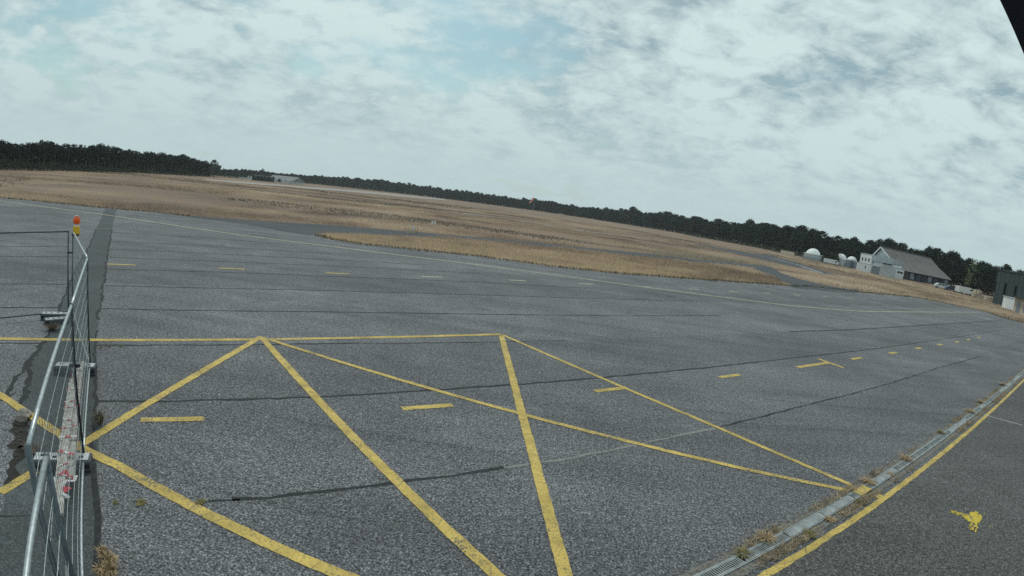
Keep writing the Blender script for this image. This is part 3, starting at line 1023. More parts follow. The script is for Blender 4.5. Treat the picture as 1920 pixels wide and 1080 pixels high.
def block(c, ang, label, L=0.74, Wd=0.23, Ht=0.14, holes=4, z=0.02):
    """concrete fence foot with post sockets and moulded recesses"""
    t = empty('foot_block', (c.x, c.y, z), ang, label=label, cat='fence foot', group='concrete feet of the temporary fence')
    mb = MB()
    hx, hy = L / 2, Wd / 2
    ch = .018
    lo = [(-hx, -hy, 0), (hx, -hy, 0), (hx, hy, 0), (-hx, hy, 0)]
    mi = [(x, y, Ht - ch) for x, y, _ in lo]
    tp = [(x - math.copysign(ch, x), y - math.copysign(ch, y), Ht) for x, y, _ in lo]
    i = 0
    mb.v = lo + mi + tp
    mb.f = [(3, 2, 1, 0)] + [(k, (k + 1) % 4, 4 + (k + 1) % 4, 4 + k) for k in range(4)] + [(4 + k, 4 + (k + 1) % 4, 8 + (k + 1) % 4, 8 + k) for k in range(4)] + [(8, 9, 10, 11)]
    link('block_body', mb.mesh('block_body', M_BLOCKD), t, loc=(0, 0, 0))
    link('lit_top', MB().box((0, 0, Ht + .001), (L - .05, Wd - .05, .004)).mesh('lit_top', M_CONC), t, loc=(0, 0, 0))  # pale plate paints the lit top against the darkened body
    for k in range(holes):
        x = (k - (holes - 1) / 2) * L / (holes + .4)
        link('socket', MB().box((x, (-.02 if k % 2 else .02), Ht + .0035), (.055, .05, .004)).mesh('socket', M_HOLE), t, loc=(0, 0, 0))
    for sx in (-1, 1):
        link('hand_hold', MB().box((sx * (hx - .05), -hy - .001, Ht * .45), (.07, .004, .05)).mesh('hand_hold', M_HOLE), t, loc=(0, 0, 0))
    return t


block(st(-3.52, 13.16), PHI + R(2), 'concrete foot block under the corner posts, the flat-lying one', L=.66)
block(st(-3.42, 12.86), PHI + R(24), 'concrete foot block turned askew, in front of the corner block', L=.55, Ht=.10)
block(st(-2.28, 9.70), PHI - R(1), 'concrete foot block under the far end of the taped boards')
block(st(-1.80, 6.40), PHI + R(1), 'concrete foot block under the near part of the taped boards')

# warning lamp on the corner post
lp = Vector((PA.x, PA.y, HT)) + EU * 0.075
lamp = empty('warning_lamp', (lp.x, lp.y, lp.z - .03), label='orange and yellow warning lamp clipped to the fence corner post', cat='lamp')
vd = Vector((-lp.x, -lp.y, 0)).normalized()
side = Vector((-vd.y, vd.x, 0))
MB().box(lp + Vector((0, 0, .02)), (.16, .11, .17), side, vd).build('battery_case', M_LYE, lamp)
MB().box(lp + Vector((0, 0, -.085)) + side * -.02, (.17, .12, .04), side, vd).build('case_base', M_BLK, lamp)
MB().box(lp + Vector((0, 0, .125)), (.12, .08, .04), side, vd).build('neck', M_TWH, lamp)
prof = [(.0, -.045), (.07, -.04), (.085, -.02), (.085, .02), (.07, .04), (.0, .045)]
mb = MB()
rings = []
cz = lp + Vector((0, 0, .235))
for r0, dpt in prof:
    i = len(mb.v)
    for j in range(20):
        a = 2 * math.pi * j / 20
        mb.v.append(tuple(cz + side * (r0 * math.cos(a)) + Vector((0, 0, 1)) * (r0 * 1.15 * math.sin(a)) + vd * dpt))
    rings.append(i)
for a, b2 in zip(rings, rings[1:]):
    for j in range(20):
        mb.f.append((a + j, a + (j + 1) % 20, b2 + (j + 1) % 20, b2 + j))
mb.build('lens', M_ORL, lamp, smooth=True)
MB().box(cz + Vector((0, 0, .105)), (.08, .05, .02), side, vd).build('lens_cap', M_TWH, lamp)

# boards wrapped in tape, lying on the foot blocks
brds = [(G(135, 712, .18), G(107, 925, .18), .07, .035), (G(146, 692, .18), G(122, 912, .18), .07, .035),
        (G(155, 679, .18), G(134, 900, .18), .065, .035), (G(143, 700, .217), G(112, 965, .217), .08, .032)]
bun = empty('board_bundle', st(-1.95, 7.5, .16), label='bundle of grey wooden boards wrapped in red and white tape along the fence', cat='boards')
for i, (a, b2, wd, th) in enumerate(brds):
    MB().bar(a, b2, wd, th).build('board', M_WOOD, bun)
r_ = random.Random(4)
for k in range(12):
    f = (k + .4 + r_.uniform(-.35, .35)) / 12
    c = G(146, 690, .20) * (1 - f) + G(120, 925, .20) * f
    ang = r_.uniform(-.7, .7)
    ax = (EU * math.cos(ang) + EN * math.sin(ang)); ay = Vector((-ax.y, ax.x, 0))
    wd = .235 if k < 10 else .20
    wid = r_.choice((.012, .015, .02, .045))
    for part in range(3):
        cc_ = c + ax * (part - 1) * wd / 3 + Vector((0, 0, .042 + .001 * part))
        MB().box(cc_, (wd / 3, wid, .004), ax, ay).build('tape', M_RED if (k + part) % 2 else M_TWH, bun)
    for sgn in (-1, 1):
        MB().box(c + ax * sgn * (wd / 2 + .002) + Vector((0, 0, 0)), (.004, wid, .09), ax, ay).build('tape', M_TWH if (k + sgn) % 3 else M_RED, bun)
for k in range(5):     # loose ends
    c = G(116 + 3 * (k % 3), 925 - 12 * k, .245)
    pts = [c]
    for j in range(5):
        pts.append(pts[-1] + Vector((r_.uniform(-.09, .09), r_.uniform(-.09, .09), r_.uniform(-.03, .03))))
    mb = MB()
    for p0, p1 in zip(pts, pts[1:]):
        mb.bar(p0, p1, .04, .003)
    mb.build('tape', M_RED if k % 2 else M_TWH, bun)
# bundle of red tape on the far board
# rubble at the broken patch edge
def rock(name, c, r, seed, mat, **tags):
    import bmesh
    bm = bmesh.new()
    bmesh.ops.create_icosphere(bm, subdivisions=2, radius=1.0)
    g = random.Random(seed)
    ph = [g.uniform(0, 6) for _ in range(6)]
    for v in bm.verts:
        k = 1 + .18 * math.sin(3 * v.co.x + ph[0]) + .15 * math.sin(4 * v.co.y + ph[1]) + .12 * math.sin(5 * v.co.z + ph[2]) + g.uniform(-.08, .08)
        v.co = Vector((v.co.x * r[0] * k, v.co.y * r[1] * k, v.co.z * r[2] * k))
    me = bpy.data.meshes.new(name)
    bm.to_mesh(me); bm.free()
    me.materials.append(mat)
    o = link(name, me, None, loc=(c.x, c.y, c.z), **tags)
    return o


rock('stone_lump', G(46, 776, .05) , (.13, .10, .07), 3, M_STONE, label='pale stone lump on the broken edge of the repair strip', cat='stone')
rock('stone_lump', G(42, 790, .04) , (.10, .09, .06), 5, simple('dark_stone', (.09, .08, .07), .95, .4), label='darker stone lump just in front of the pale one', cat='stone')
r_ = random.Random(8)
mb = MB()
for k in range(70):
    f = r_.random()
    c = G(40 - 14 * f + r_.uniform(-7, 7), 770 + 100 * f, .026)
    s_ = r_.uniform(.006, .018)
    mb.box(c + Vector((0, 0, s_ * .3)), (s_, s_ * r_.uniform(.6, 1), s_ * .7), Vector((math.cos(k), math.sin(k), 0)), Vector((-math.sin(k), math.cos(k), 0)))
mb.build('asphalt_crumbs', simple('crumb', (.11, .105, .095), .95, .5, 30.0), label='crumbled asphalt along the broken strip edge', cat='rubble', kind='stuff')
# knotted white cord on the nearest panel
cp = PE0 + dE_ * .75
mb = MB()
pts = [Vector((cp.x, cp.y, 1.15)) + Vector((r_.uniform(-.05, .05), r_.uniform(-.05, .05), r_.uniform(-.06, .06))) for _ in range(9)]
mb.tube(pts, .004, 5)
mb.build('cord_knot', M_TWH, label='white cord knotted round the nearest fence panel', cat='cord')

# black strut just beside the camera
a, b2 = ray(1836, -200).normalized() * 1.30, ray(2010, 165).normalized() * 1.30
O = Vector((0, 0, CAM_H))
strut = empty('mounting_bracket', O + b2, label='black bracket arm close to the camera in the top right corner', cat='bracket')
rv = ray(1940, 0).cross(a - b2).normalized()
mb = MB().bar(O + a, O + b2, .15, .05, up=ray(1940, 0).normalized())
mb.build('arm', M_BLP, strut)
MB().bar(O + a + ray(1940, 0) * .04, O + b2 + ray(1940, 0) * .04, .03, .03, up=ray(1940, 0).normalized()).build('rib', M_BLP, strut)

# ------------------------------------------------------------------ buildings
Z = Vector((0, 0, 1))


def wall_frame(p0, p1):
    """origin, along axis, outward normal (towards the camera), length"""
    p0 = Vector((p0.x, p0.y, 0)); p1 = Vector((p1.x, p1.y, 0))
    d = p1 - p0; L = d.length; d.normalize()
    n = Vector((d.y, -d.x, 0))
    if n.dot(p0) > 0:
        n = -n
    return p0, d, n, L


def boxy(name, p0, p1, depth, h, wall, label, cat, roof=None, roof_t=.25, over=.15, group=None, z0=0.0):
    o, d, n, L = wall_frame(p0, p1)
    t = empty(name, o, label=label, cat=cat, group=group)
    c = o + d * L / 2 - n * depth / 2 + Z * (z0 + h / 2)
    MB().box(c, (L, depth, h), d, -n if d.cross(-n).z > 0 else n).build('wall', wall, t)
    if roof:
        MB().box(o + d * L / 2 - n * depth / 2 + Z * (z0 + h + roof_t / 2 + .003), (L + 2 * over, depth + 2 * over, roof_t), d, -n if d.cross(-n).z > 0 else n).build('roof', roof, t)
    return t, o, d, n, L


def on_wall(t, o, d, n, x, z, wd, ht, mat, name='window', thick=.08, frame=None):
    ay = -n if d.cross(-n).z > 0 else n
    w_ = MB().box(o + d * x + Z * z + n * (thick / 2 - .02), (wd, thick, ht), d, ay).build(name, mat, t)
    if frame:
        fr = MB()
        for dx in (-wd / 2 - .05, wd / 2 + .05):
            fr.box(o + d * (x + dx) + Z * z + n * .05, (.1, .12, ht + .2), d, ay)
        for dz in (-ht / 2 - .05, ht / 2 + .05):
            fr.box(o + d * x + Z * (z + dz) + n * .05, (wd, .12, .1), d, ay)
        fr.build('frame', frame, w_)
    return w_


def at(px, py, D): return P(px, py, D)


# --- the big hangar
p0 = at(1690, 522, 199); p1 = at(1776, 540, 228)
o, d, n, L = wall_frame(p0, p1)
hang = empty('hangar', o, label='large old hangar with a steep grey roof and white gable, behind the white building', cat='hangar')
ay = -n
# ridge position from its pixel: distance along the gable
best = min((abs((o + ay * k).x / (o + ay * k).y - math.tan(math.atan2(ray(1653, 463).x, ray(1653, 463).y))), k) for k in [x * .5 for x in range(8, 60)])
half = max(9.0, min(16.0, best[1]))
rz = P(1653, 463, (o + ay * half).length).z
print('hangar', L, half, rz)
eave = 3.1; kink = (half * .55, eave + (rz - eave) * .48)
hb = half * .6
prof = [(-.9, eave - .35), (kink[0], kink[1]), (half, rz), (half + hb * .45, kink[1]), (half + hb + .5, eave - .35)]
MB().box(o + d * L / 2 + ay * (half + hb) / 2 + Z * 1.45, (L, half + hb - .4, 2.9), d, ay).build('wall', M_BLUEW, hang)
gprof = [(.2, 2.9), (.2, eave), (kink[0], kink[1] - .25), (half, rz - .3), (half + hb * .45, kink[1] - .25), (half + hb - .2, eave), (half + hb - .2, 2.9)]
MB().prism(gprof, o + d * .3, ay, Z, d, .3).build('gable_wall', M_WALLW, hang)
MB().prism(gprof, o + d * (L - .6), ay, Z, d, .3).build('gable_wall', M_WALLW, hang)
for k in range(4):
    (a0, z0), (a1, z1) = prof[k], prof[k + 1]
    rp = MB()
    nseg = 9
    LL = (L + 1.6) / nseg
    for j in range(nseg):
        rp = MB()
        q = o + d * (-.8 + j * LL + .02)
        rp.v = [tuple(q + ay * a + Z * z + d * e) for e in (0, LL - .04) for a, z in ((a0, z0), (a1, z1), (a1, z1 + .14), (a0, z0 + .14))]
        rp.f = [(0, 1, 2, 3), (7, 6, 5, 4), (0, 4, 5, 1), (1, 5, 6, 2), (2, 6, 7, 3), (3, 7, 4, 0)]
        rp.build('roof_sheet', M_ROOF, hang)
for (a0, z0), (a1, z1) in zip(prof, prof[1:]):
    MB().bar(o - d * .95 + ay * a0 + Z * (z0 - .1), o - d * .95 + ay * a1 + Z * (z1 - .1), .12, .45).build('verge_board', M_WALLW, hang)
MB().bar(o - d * .8 + ay * half + Z * (rz + .2), o + d * (L + .8) + ay * half + Z * (rz + .2), .6, .15).build('ridge_cap', M_ROOF, hang)
for k in range(8):
    x = 2 + k * (L - 4) / 7
    on_wall(hang, o, d, n, x, 1.5, 2.6, 2.0, (M_GLASS, M_SLATE, M_BLUEW)[k % 3], 'door_panel', .12)
# --- annex at the near corner
t, o2, d2, n2, L2 = boxy('annex', at(1670, 521, 188), at(1692, 526, 190), 5, 3.1, M_WALLW, 'small white annex with two dark windows at the hangar corner', 'shed', M_FASC, .15)
for x in (.55, .8):
    on_wall(t, o2, d2, n2, L2 * x, 2.1, .9, .6, M_GLASS)
on_wall(t, o2, d2, n2, L2 * .2, 1.0, .9, 2.0, M_WALLG, 'door')
# --- white two storey building
pa = at(1609, 505, 203); pb = at(1630, 512, 195); pc = at(1671, 520, 188)
zt = P(1609, 474, 203).z
t, o2, d2, n2, L2 = boxy('workshop_building', pa, pb, 7, zt, M_WALLW, 'white two-storey building with three small windows in front of the hangar gable', 'building', M_WALLG, .2, .1)
for x in (.22, .5, .78):
    on_wall(t, o2, d2, n2, L2 * x, zt - 1.75, .85, .9, M_GLASS, frame=M_FASC)
on_wall(t, o2, d2, n2, L2 * .5, 1.1, 1.0, 2.1, M_SLATE, 'door')
o3, d3, n3, L3 = wall_frame(pb, pc)
zt2 = zt - .1
c = o3 + d3 * L3 / 2 - n3 * 5
MB().box(o3 + d3 * L3 / 2 - n3 * 2.15 + Z * (zt2 / 2 - .7), (L3 - .02, 3.6, zt2 - 1.5), d3, -n3).build('wall', M_WALLW, t)
MB().box(o3 + d3 * L3 / 2 - n3 * 1.9 + Z * (zt2 - .85), (L3 - .02, 4.2, 1.7), d3, -n3).build('fascia', M_FASC, t)
on_wall(t, o3 - n3 * .35, d3, n3, L3 * .70, 2.6, L3 * .40, 3.9, M_WALLG, 'big_door')
on_wall(t, o3 - n3 * .35, d3, n3, L3 * .70, 4.2, L3 * .40, 1.0, M_GLASS, 'door_glazing', .12)
on_wall(t, o3 - n3 * .35, d3, n3, .6, 2.4, .7, 4.6, M_FASC, 'downpipe_panel')


def container(p0, p1, h, mat, label, depth=2.4):
    t, o, d, n, L = boxy('container', p0, p1, depth, h, mat, label, 'container', group='containers in front of the workshop')
    nr = max(4, int(L / .45))
    for k in range(nr):
        on_wall(t, o, d, n, (k + .5) * L / nr, h / 2, L / nr * .45, h * .9, mat, 'rib', .10)
    for zz in (.08, h - .08):
        MB().box(o + d * L / 2 + Z * zz + n * .03, (L, .14, .16), d, -n).build('rail', M_FASC, t)
    return t, o, d, n, L


t, *fr = container(at(1604, 509, 194), at(1631, 514, 186), 2.9, M_WALLW, 'white container with a small dark window, left in the row')
on_wall(t, fr[0], fr[1], fr[2], fr[3] * .62, 1.7, .35, .9, M_GLASS, thick=.16)
container(at(1632, 515, 184), at(1646, 518, 181), 2.7, M_SLATE, 'grey container in the middle of the row below the workshop')
container(at(1647, 517, 180), at(1667, 522, 177), 2.9, M_WALLG, 'pale grey container right in the row below the workshop')
container(at(1584, 503, 214), at(1592.5, 505, 212), 2.9, M_SLATE, 'blue-grey upright box in front of the tall white dome')
container(at(1594, 504, 214), at(1605, 507, 210), 2.7, M_SLATE, 'blue-grey upright box in front of the small white dome')


def dome(px, py_top, half_px, D, zc_fac, label, base_h=None):
    c = P(px, py_top, D)
    r = D * half_px / 1010.0 * 1.02
    top = c.z
    zc_ = top - r
    t = empty('radome', (c.x, c.y, 0), label=label, cat='radome', group='white domes beside the hangar')
    prof = [(r * math.cos(a), zc_ + r * math.sin(a)) for a in [R(k) for k in range(0, 91, 9)]]
    MB().lathe((c.x, c.y, 0), prof, 28).build('shell', M_RADOME, t, smooth=True)
    if zc_ > .2:
        MB().lathe((c.x, c.y, 0), [(r * .985, 0), (r * .985, zc_)], 28).build('drum', M_WALLW, t, smooth=True)
    MB().lathe((c.x, c.y, 0), [(r * 1.0, zc_ - .12), (r * 1.03, zc_ - .12), (r * 1.03, zc_ + .08), (r * 1.0, zc_ + .08)], 28).build('collar', M_WALLG, t)
    for k in range(6):
        a = k * math.pi / 3 + .3
        pts = [(c.x + (r + .01) * math.cos(b) * math.cos(a), c.y + (r + .01) * math.cos(b) * math.sin(a), zc_ + (r + .01) * math.sin(b)) for b in [R(x) for x in range(0, 90, 15)]]
        MB().tube(pts, .025, 4).build('seam', M_WALLG, t)
    return t, c, r


t, c, r = dome(1526.5, 466, 13.5, 240, 1, 'largest white dome, low and wide, leftmost of the three')
dome(1578.5, 476, 9.8, 226, 1, 'tall white dome on a drum, middle of the three')
dome(1598.5, 481, 9.0, 224, 1, 'smallest white dome, next to the workshop')
# white base and slatted fence round the large dome
t, o2, d2, n2, L2 = boxy('dome_annex', at(1505, 489, 238), at(1543, 497, 228), 8, P(1505, 473, 238).z * .92, M_WALLG, 'pale square base building under the largest dome', 'building', M_WALLW, .3)
fz = P(1505, 479, 232).z
ff = empty('slat_fence', at(1512, 489, 231) * 1, label='blue-grey slatted fence in front of the largest dome', cat='fence')
ff.location.z = 0
A_, B_ = at(1503, 490, 234), at(1540, 498, 224)
for k in range(24):
    f = (k + .5) / 24
    q = A_ * (1 - f) + B_ * f
    MB().box((q.x, q.y, fz / 2), (.30, .06, fz), (B_ - A_).normalized() * 1, Vector((-(B_ - A_).y, (B_ - A_).x, 0)).normalized()).build('slat', M_SLATE, ff)
for zz in (fz * .2, fz * .8):
    MB().bar((A_.x, A_.y, zz), (B_.x, B_.y, zz), .05, .1).build('rail', M_FASC, ff)
# pale concrete wall end left of the domes
t, *_ = boxy('concrete_wall', at(1462, 481, 262), at(1486, 486, 250), .6, 1.7, M_CREAM, 'low pale wall left of the largest dome', 'wall')

# --- vehicles
def vehicle(c, ang, L, Wd, h, mat, label, cat, van=False, group='vehicles parked by the hangars'):
    t = empty('parked_van' if van else 'parked_car', (c.x, c.y, 0.02), ang, label=label, cat=cat, group=group)
    if van:
        pr_ = [(-L / 2, .35), (L / 2, .35), (L / 2, .95), (L / 2 - .35, 1.15), (L / 2 - .95, h), (-L / 2 + .05, h), (-L / 2, h - .15)]
        gl = [((L / 2 - 1.0), h - .55, .7)]
    else:
        pr_ = [(-L / 2, .35), (L / 2, .35), (L / 2, .75), (L / 2 - .9, .92), (L / 2 - 1.5, h), (-L / 2 + .9, h), (-L / 2 + .15, .95), (-L / 2, .85)]
        gl = [(.35, h - .28, .8), (-.65, h - .28, .8)]
    def ch(nm, mb, m, sm=False):
        return link(nm, mb.mesh(nm, m, sm), t, loc=(0, 0, 0))
    ch('body', MB().prism(pr_, (0, -Wd / 2, 0), (1, 0, 0), (0, 0, 1), (0, 1, 0), Wd), mat)
    for s_ in (-1, 1):
        for x, z, wd in gl:
            ch('side_window', MB().box((x, s_ * (Wd / 2 + .002), z), (wd, .02, .38)), M_GLASS)
        for x in (-L * .31, L * .31):
            wl = ch('wheel', MB().tube([(x, s_ * (Wd / 2 - .2), .32), (x, s_ * (Wd / 2 + .02), .32)], .32, 14), M_BLK)
            link('rim', MB().tube([(x, s_ * (Wd / 2 + .02), .32), (x, s_ * (Wd / 2 + .03), .32)], .19, 10).mesh('rim', M_CAR3), wl, loc=(0, 0, 0))
    wx = L / 2 - 1.15 if not van else L / 2 - .62
    ch('windscreen', MB().box((wx, 0, h - .33), (.04, Wd * .86, .5), Vector((.7, 0, .7)).normalized() if False else (1, 0, 0), (0, 1, 0)), M_GLASS)
    for s_ in (-1, 1):
        ch('headlight', MB().box((L / 2 + .01, s_ * Wd * .36, .7), (.03, .3, .14)), M_TWH)
    return t


vehicle(at(1557, 500, 214), R(-40), 5.6, 2.0, 1.9, M_CAR2, 'white van parked between the domes, below the hedge', 'van', True)
vehicle(at(1786, 545, 172), R(-30), 4.3, 1.75, 1.5, M_CAR1, 'dark blue car at the right end of the hangar', 'car')
vehicle(at(1797, 547, 170), R(60), 4.4, 1.8, 1.9, M_CAR2, 'white van right of the dark blue car', 'van', True)
vehicle(at(1810, 551, 168), R(-32), 4.6, 1.9, 2.0, M_CAR2, 'white van standing next to the stacked crates', 'van', True)
vehicle(at(1820, 553, 172), R(-35), 4.2, 1.75, 1.5, M_CAR3, 'silver car behind the stacked crates', 'car')
vehicle(at(1764, 541, 176), R(-30), 4.2, 1.75, 1.45, M_CAR2, 'white car in front of the hangar end', 'car')
r_ = random.Random(15)
CR = [('cream crate lowest left of the heap by the green hangar', 1826, 556, 163, 0), ('cream crate on top of the heap by the green hangar', 1836, 553, 160, 1.05), ('cream crate in the middle of the heap by the green hangar', 1838, 559, 160, 0),
      ('cream crate at the right foot of the heap by the green hangar', 1850, 562, 157, 0), ('cream crate leaning beside the silver car', 1829, 553, 164, 1.0), ('cream crate nearest the green hangar wall', 1854, 564, 155, 0)]
for lab, px, py, D, z in CR:
    q = at(px, py, D)
    ang = r_.uniform(0, 1.5)
    t = empty('crate', (q.x, q.y, z + .02), ang, label=lab, cat='crate', group='crates heaped by the green hangar')
    s_ = r_.uniform(1.0, 1.5)
    link('box', MB().box((0, 0, .55), (s_, 1.0, .9)).mesh('box', M_CREAM), t, loc=(0, 0, 0))
    link('pallet', MB().box((0, 0, .05), (s_ + .1, 1.1, .1)).mesh('pallet', M_PALLET), t, loc=(0, 0, 0))
    for k in range(3):
        link('slat', MB().box((0, -.52, .25 + .3 * k), (s_ + .04, .03, .12)).mesh('slat', M_PALLET), t, loc=(0, 0, 0))

# --- green hangar on the right
q0, q1 = at(1861, 564, 142), at(1990, 596, 118)
zt = P(1861, 504.5, 142).z
t, o2, d2, n2, L2 = boxy('green_hangar', q0, q1, 22, zt, M_GREEN, 'tall dark green hangar with three narrow dark windows at the right edge', 'hangar', M_GREEN, .25, .2)
nb = 14
for k in range(nb):
    on_wall(t, o2, d2, n2, (k + .5) * L2 / nb, zt / 2, L2 / nb * .94, zt - .1, M_GREEN, 'cladding_panel', .07)
for px, y0, y1 in ((1867, 527, 548), (1887, 531, 553), (1906, 536, 556)):
    # where the pixel's direction meets the facade
    dr = ray(px, y0)
    m_ = (o2.x * n2.x + o2.y * n2.y) / (dr.x * n2.x + dr.y * n2.y)
    hit = dr * m_
    x = (Vector((hit.x, hit.y, 0)) - o2).dot(d2)
    za, zb = CAM_H + dr.z * m_, CAM_H + ray(px, y1).z * m_
    on_wall(t, o2, d2, n2, x, (za + zb) / 2, .95, max(1.5, za - zb), simple('unlit_slot_window', (0.008, 0.011, 0.012), 0.9, 0.1, spec=0.05), frame=M_GREEN2, thick=.14)
t, o2, d2, n2, L2 = boxy('white_shed', at(1879, 571, 126), at(1902, 577, 118), 2.4, 2.3, M_WALLW, 'white box shed in front of the green hangar', 'shed', M_WALLG, .12)
for k in range(6):
    on_wall(t, o2, d2, n2, (k + .5) * L2 / 6, 1.15, L2 / 6 * .8, 2.1, M_WALLW, 'panel', .06)
t, o2, d2, n2, L2 = boxy('grey_shed', at(1900, 578, 112), at(1975, 596, 98), 5, 2.7, M_CREAM, 'low grey shed with a dark overhanging roof at the right edge', 'shed', M_GREEN2, .25, .8)
on_wall(t, o2, d2, n2, 2.0, 1.1, 1.6, 2.0, M_SLATE, 'door')
on_wall(t, o2, d2, n2, 5.0, 1.3, 1.4, 1.4, M_SLATE, 'window')

# --- far farm buildings beyond the runway
def far(px0, y0, px1, y1, D0, D1, ytop, mat, label, nm='far_barn', roof=None, depth=14, gable=0.0):
    a, b = at(px0, y0, D0), at(px1, y1, D1)
    h = P(px0, ytop, D0).z
    t, o, d, n, L = boxy(nm, a, b, depth, h, mat, label, 'building', None if gable else roof, .3)
    if gable:
        MB().prism([(-.5, h + .01), (depth / 2, h + gable), (depth + .5, h + .01)], o - d * .5, -n, Z, d, L + 1).build('roof', roof, t)
    return t, o, d, n, L


t, o2, d2, n2, L2 = far(472, 336.5, 507, 341, 380, 376, 330.5, M_BARN, 'long dark barn far across the runway, left of the grey-roofed one', roof=M_BARN, gable=1.2, depth=9)
for k in range(5):
    on_wall(t, o2, d2, n2, (k + .5) * L2 / 5, 1.8, L2 / 5 * .8, 3.2, M_GREEN2, 'bay_door', .15)
t, o2, d2, n2, L2 = far(500, 342, 547, 345.5, 408, 396, 335.0, M_WALLG, 'far white-walled barn with grey pitched roof beyond the runway', roof=simple('far_roof', (0.22, 0.215, 0.22), .9, .15, .2), gable=3.2, depth=16)
for k, f in enumerate((.12, .3, .5, .68, .85)):
    on_wall(t, o2, d2, n2, L2 * f, 1.5, 2.2, 2.2, (M_GLASS, M_WALLW, M_GLASS, M_WALLW, M_WALLW)[k], 'bay_door', .15)
t, o2, d2, n2, L2 = far(464, 335.5, 471, 337, 398, 397, 330.5, M_WALLW, 'small white hut at the left end of the far dark barn', 'far_hut', M_WALLG, 6)
on_wall(t, o2, d2, n2, L2 * .5, 1.5, .8, 1.2, M_GLASS)
t, o2, d2, n2, L2 = far(447, 334.5, 464, 336, 402, 400, 332.6, M_WALLW, 'low white wall left of the far white hut', 'far_wall', M_WALLW, 3)
on_wall(t, o2, d2, n2, L2 * .5, .5, .8, 1.0, M_FASC, 'door')

# ------------------------------------------------------------------ windsock, markers
wb = P(997, 383, 260)
wz = P(1000, 371, 260).z
ws = empty('windsock', (wb.x, wb.y, 0), label='orange and white windsock hanging on a mast beyond the field', cat='windsock')
MB().tube([(wb.x + .9, wb.y, 0), (wb.x + .9, wb.y, wz + .1)], [.06, .04], 8).build('mast', M_WALLG, ws)
MB().tube([(wb.x + .9, wb.y, wz), (wb.x + .4, wb.y, wz)], .03, 6).build('swivel_arm', M_WALLG, ws)
q0 = Vector((wb.x + .55, wb.y, wz - .05)); q1 = Vector((wb.x - 1.2, wb.y, wz - 2.9))
for k in range(5):
    f0, f1 = k / 5, (k + 1) / 5
    MB().tube([q0 + (q1 - q0) * f0, q0 + (q1 - q0) * f1], [.55 - .3 * f0, .55 - .3 * f1], 12, cap=False).build('sleeve_band', (M_ORL, M_TWH)[k % 2], ws, smooth=True)


def marker(px, py, label):
    q = G(px, py)
    t = empty('field_marker', (q.x, q.y, 0), label=label, cat='marker', group='white field markers')
    MB().box((q.x, q.y, .42), (.22, .05, .36)).build('board', M_TWH, t)
    for s_ in (-.07, .07):
        MB().tube([(q.x + s_, q.y + .04, 0), (q.x + s_, q.y + .04, .3)], .015, 6).build('leg', M_GALV, t)


marker(810, 424, 'white marker board in the field, left one of the pair beyond the taxiway')
marker(815, 424, 'white marker board in the field, right one of the pair beyond the taxiway')
marker(774, 436.5, 'small white marker board on the near edge of the taxiway')

# ------------------------------------------------------------------ trees
def crown_mesh(name, mat, kind, seed, nclump, nleaf):
    """unit-height tree crown: leaf-sized faces gathered into clumps with gaps between"""
    g = np.random.default_rng(seed)
    vs = []
    for k in range(nclump):
        if kind == 'pine':
            z = g.uniform(.52, .97)
            e = (z - .52) / .46
            rad = .17 * math.sqrt(max(.05, 1 - (e * 1.9 - .75) ** 2 * .55))
        elif kind == 'umbrella':
            z = g.uniform(.66, .97); e = (z - .66) / .31
            rad = .27 * math.sqrt(max(.03, 1 - e ** 2))
        else:
            z = g.uniform(.18, .95); e = (z - .18) / .77
            rad = .26 * math.sqrt(max(.02, 1 - (e * 1.25 - .25) ** 2))
        a = g.uniform(0, 2 * math.pi)
        q = rad * math.sqrt(g.uniform(.15, 1))
        c = np.array([q * math.cos(a), q * math.sin(a), z])
        cs = g.uniform(.035, .075) * (1.15 if kind != 'pine' else 1)
        pts = g.normal(0, 1, (nleaf, 3)); pts /= np.linalg.norm(pts, axis=1)[:, None]
        pts = c + pts * cs * g.uniform(.35, 1.0, (nleaf, 1)) * np.array([1.25, 1.25, .8])
        for j in range(3):
            pass
        d1 = g.normal(0, 1, (nleaf, 3)); d1 /= np.linalg.norm(d1, axis=1)[:, None]
        d2_ = g.normal(0, 1, (nleaf, 3)); d2_ /= np.linalg.norm(d2_, axis=1)[:, None]
        sz = g.uniform(.012, .026, (nleaf, 1))
        v = np.zeros((nleaf * 3, 3))
        v[0::3] = pts - d1 * sz; v[1::3] = pts + d1 * sz; v[2::3] = pts + d2_ * sz * 1.6
        vs.append(v)
    v = np.vstack(vs)
    n = len(v) // 3
    me = bpy.data.meshes.new(name)
    me.vertices.add(len(v)); me.loops.add(len(v)); me.polygons.add(n)
    me.vertices.foreach_set('co', v.astype(np.float32).ravel())
    me.loops.foreach_set('vertex_index', np.arange(len(v), dtype=np.int32))
    me.polygons.foreach_set('loop_start', np.arange(0, len(v), 3, dtype=np.int32))
    me.materials.append(mat)
    me.update(calc_edges=True)
    return me


def trunk_mesh(kind, seed):
    g = random.Random(seed)
    mb = MB()
    top = .9
    pts = [(g.uniform(-.01, .01) * k, g.uniform(-.01, .01) * k, top * k / 5) for k in range(6)]
    mb.tube(pts, [.016, .014, .012, .010, .007, .003], 7)
    for k in range(9):
        z = g.uniform(.45 if kind != 'round' else .2, .85)
        a = g.uniform(0, 6.28); l_ = g.uniform(.07, .16)
        mb.tube([(0, 0, z), (l_ * .5 * math.cos(a), l_ * .5 * math.sin(a), z + .04), (l_ * math.cos(a), l_ * math.sin(a), z + .07)], [.006, .004, .002], 5)
    return mb.mesh('trunk', M_TRUNK)


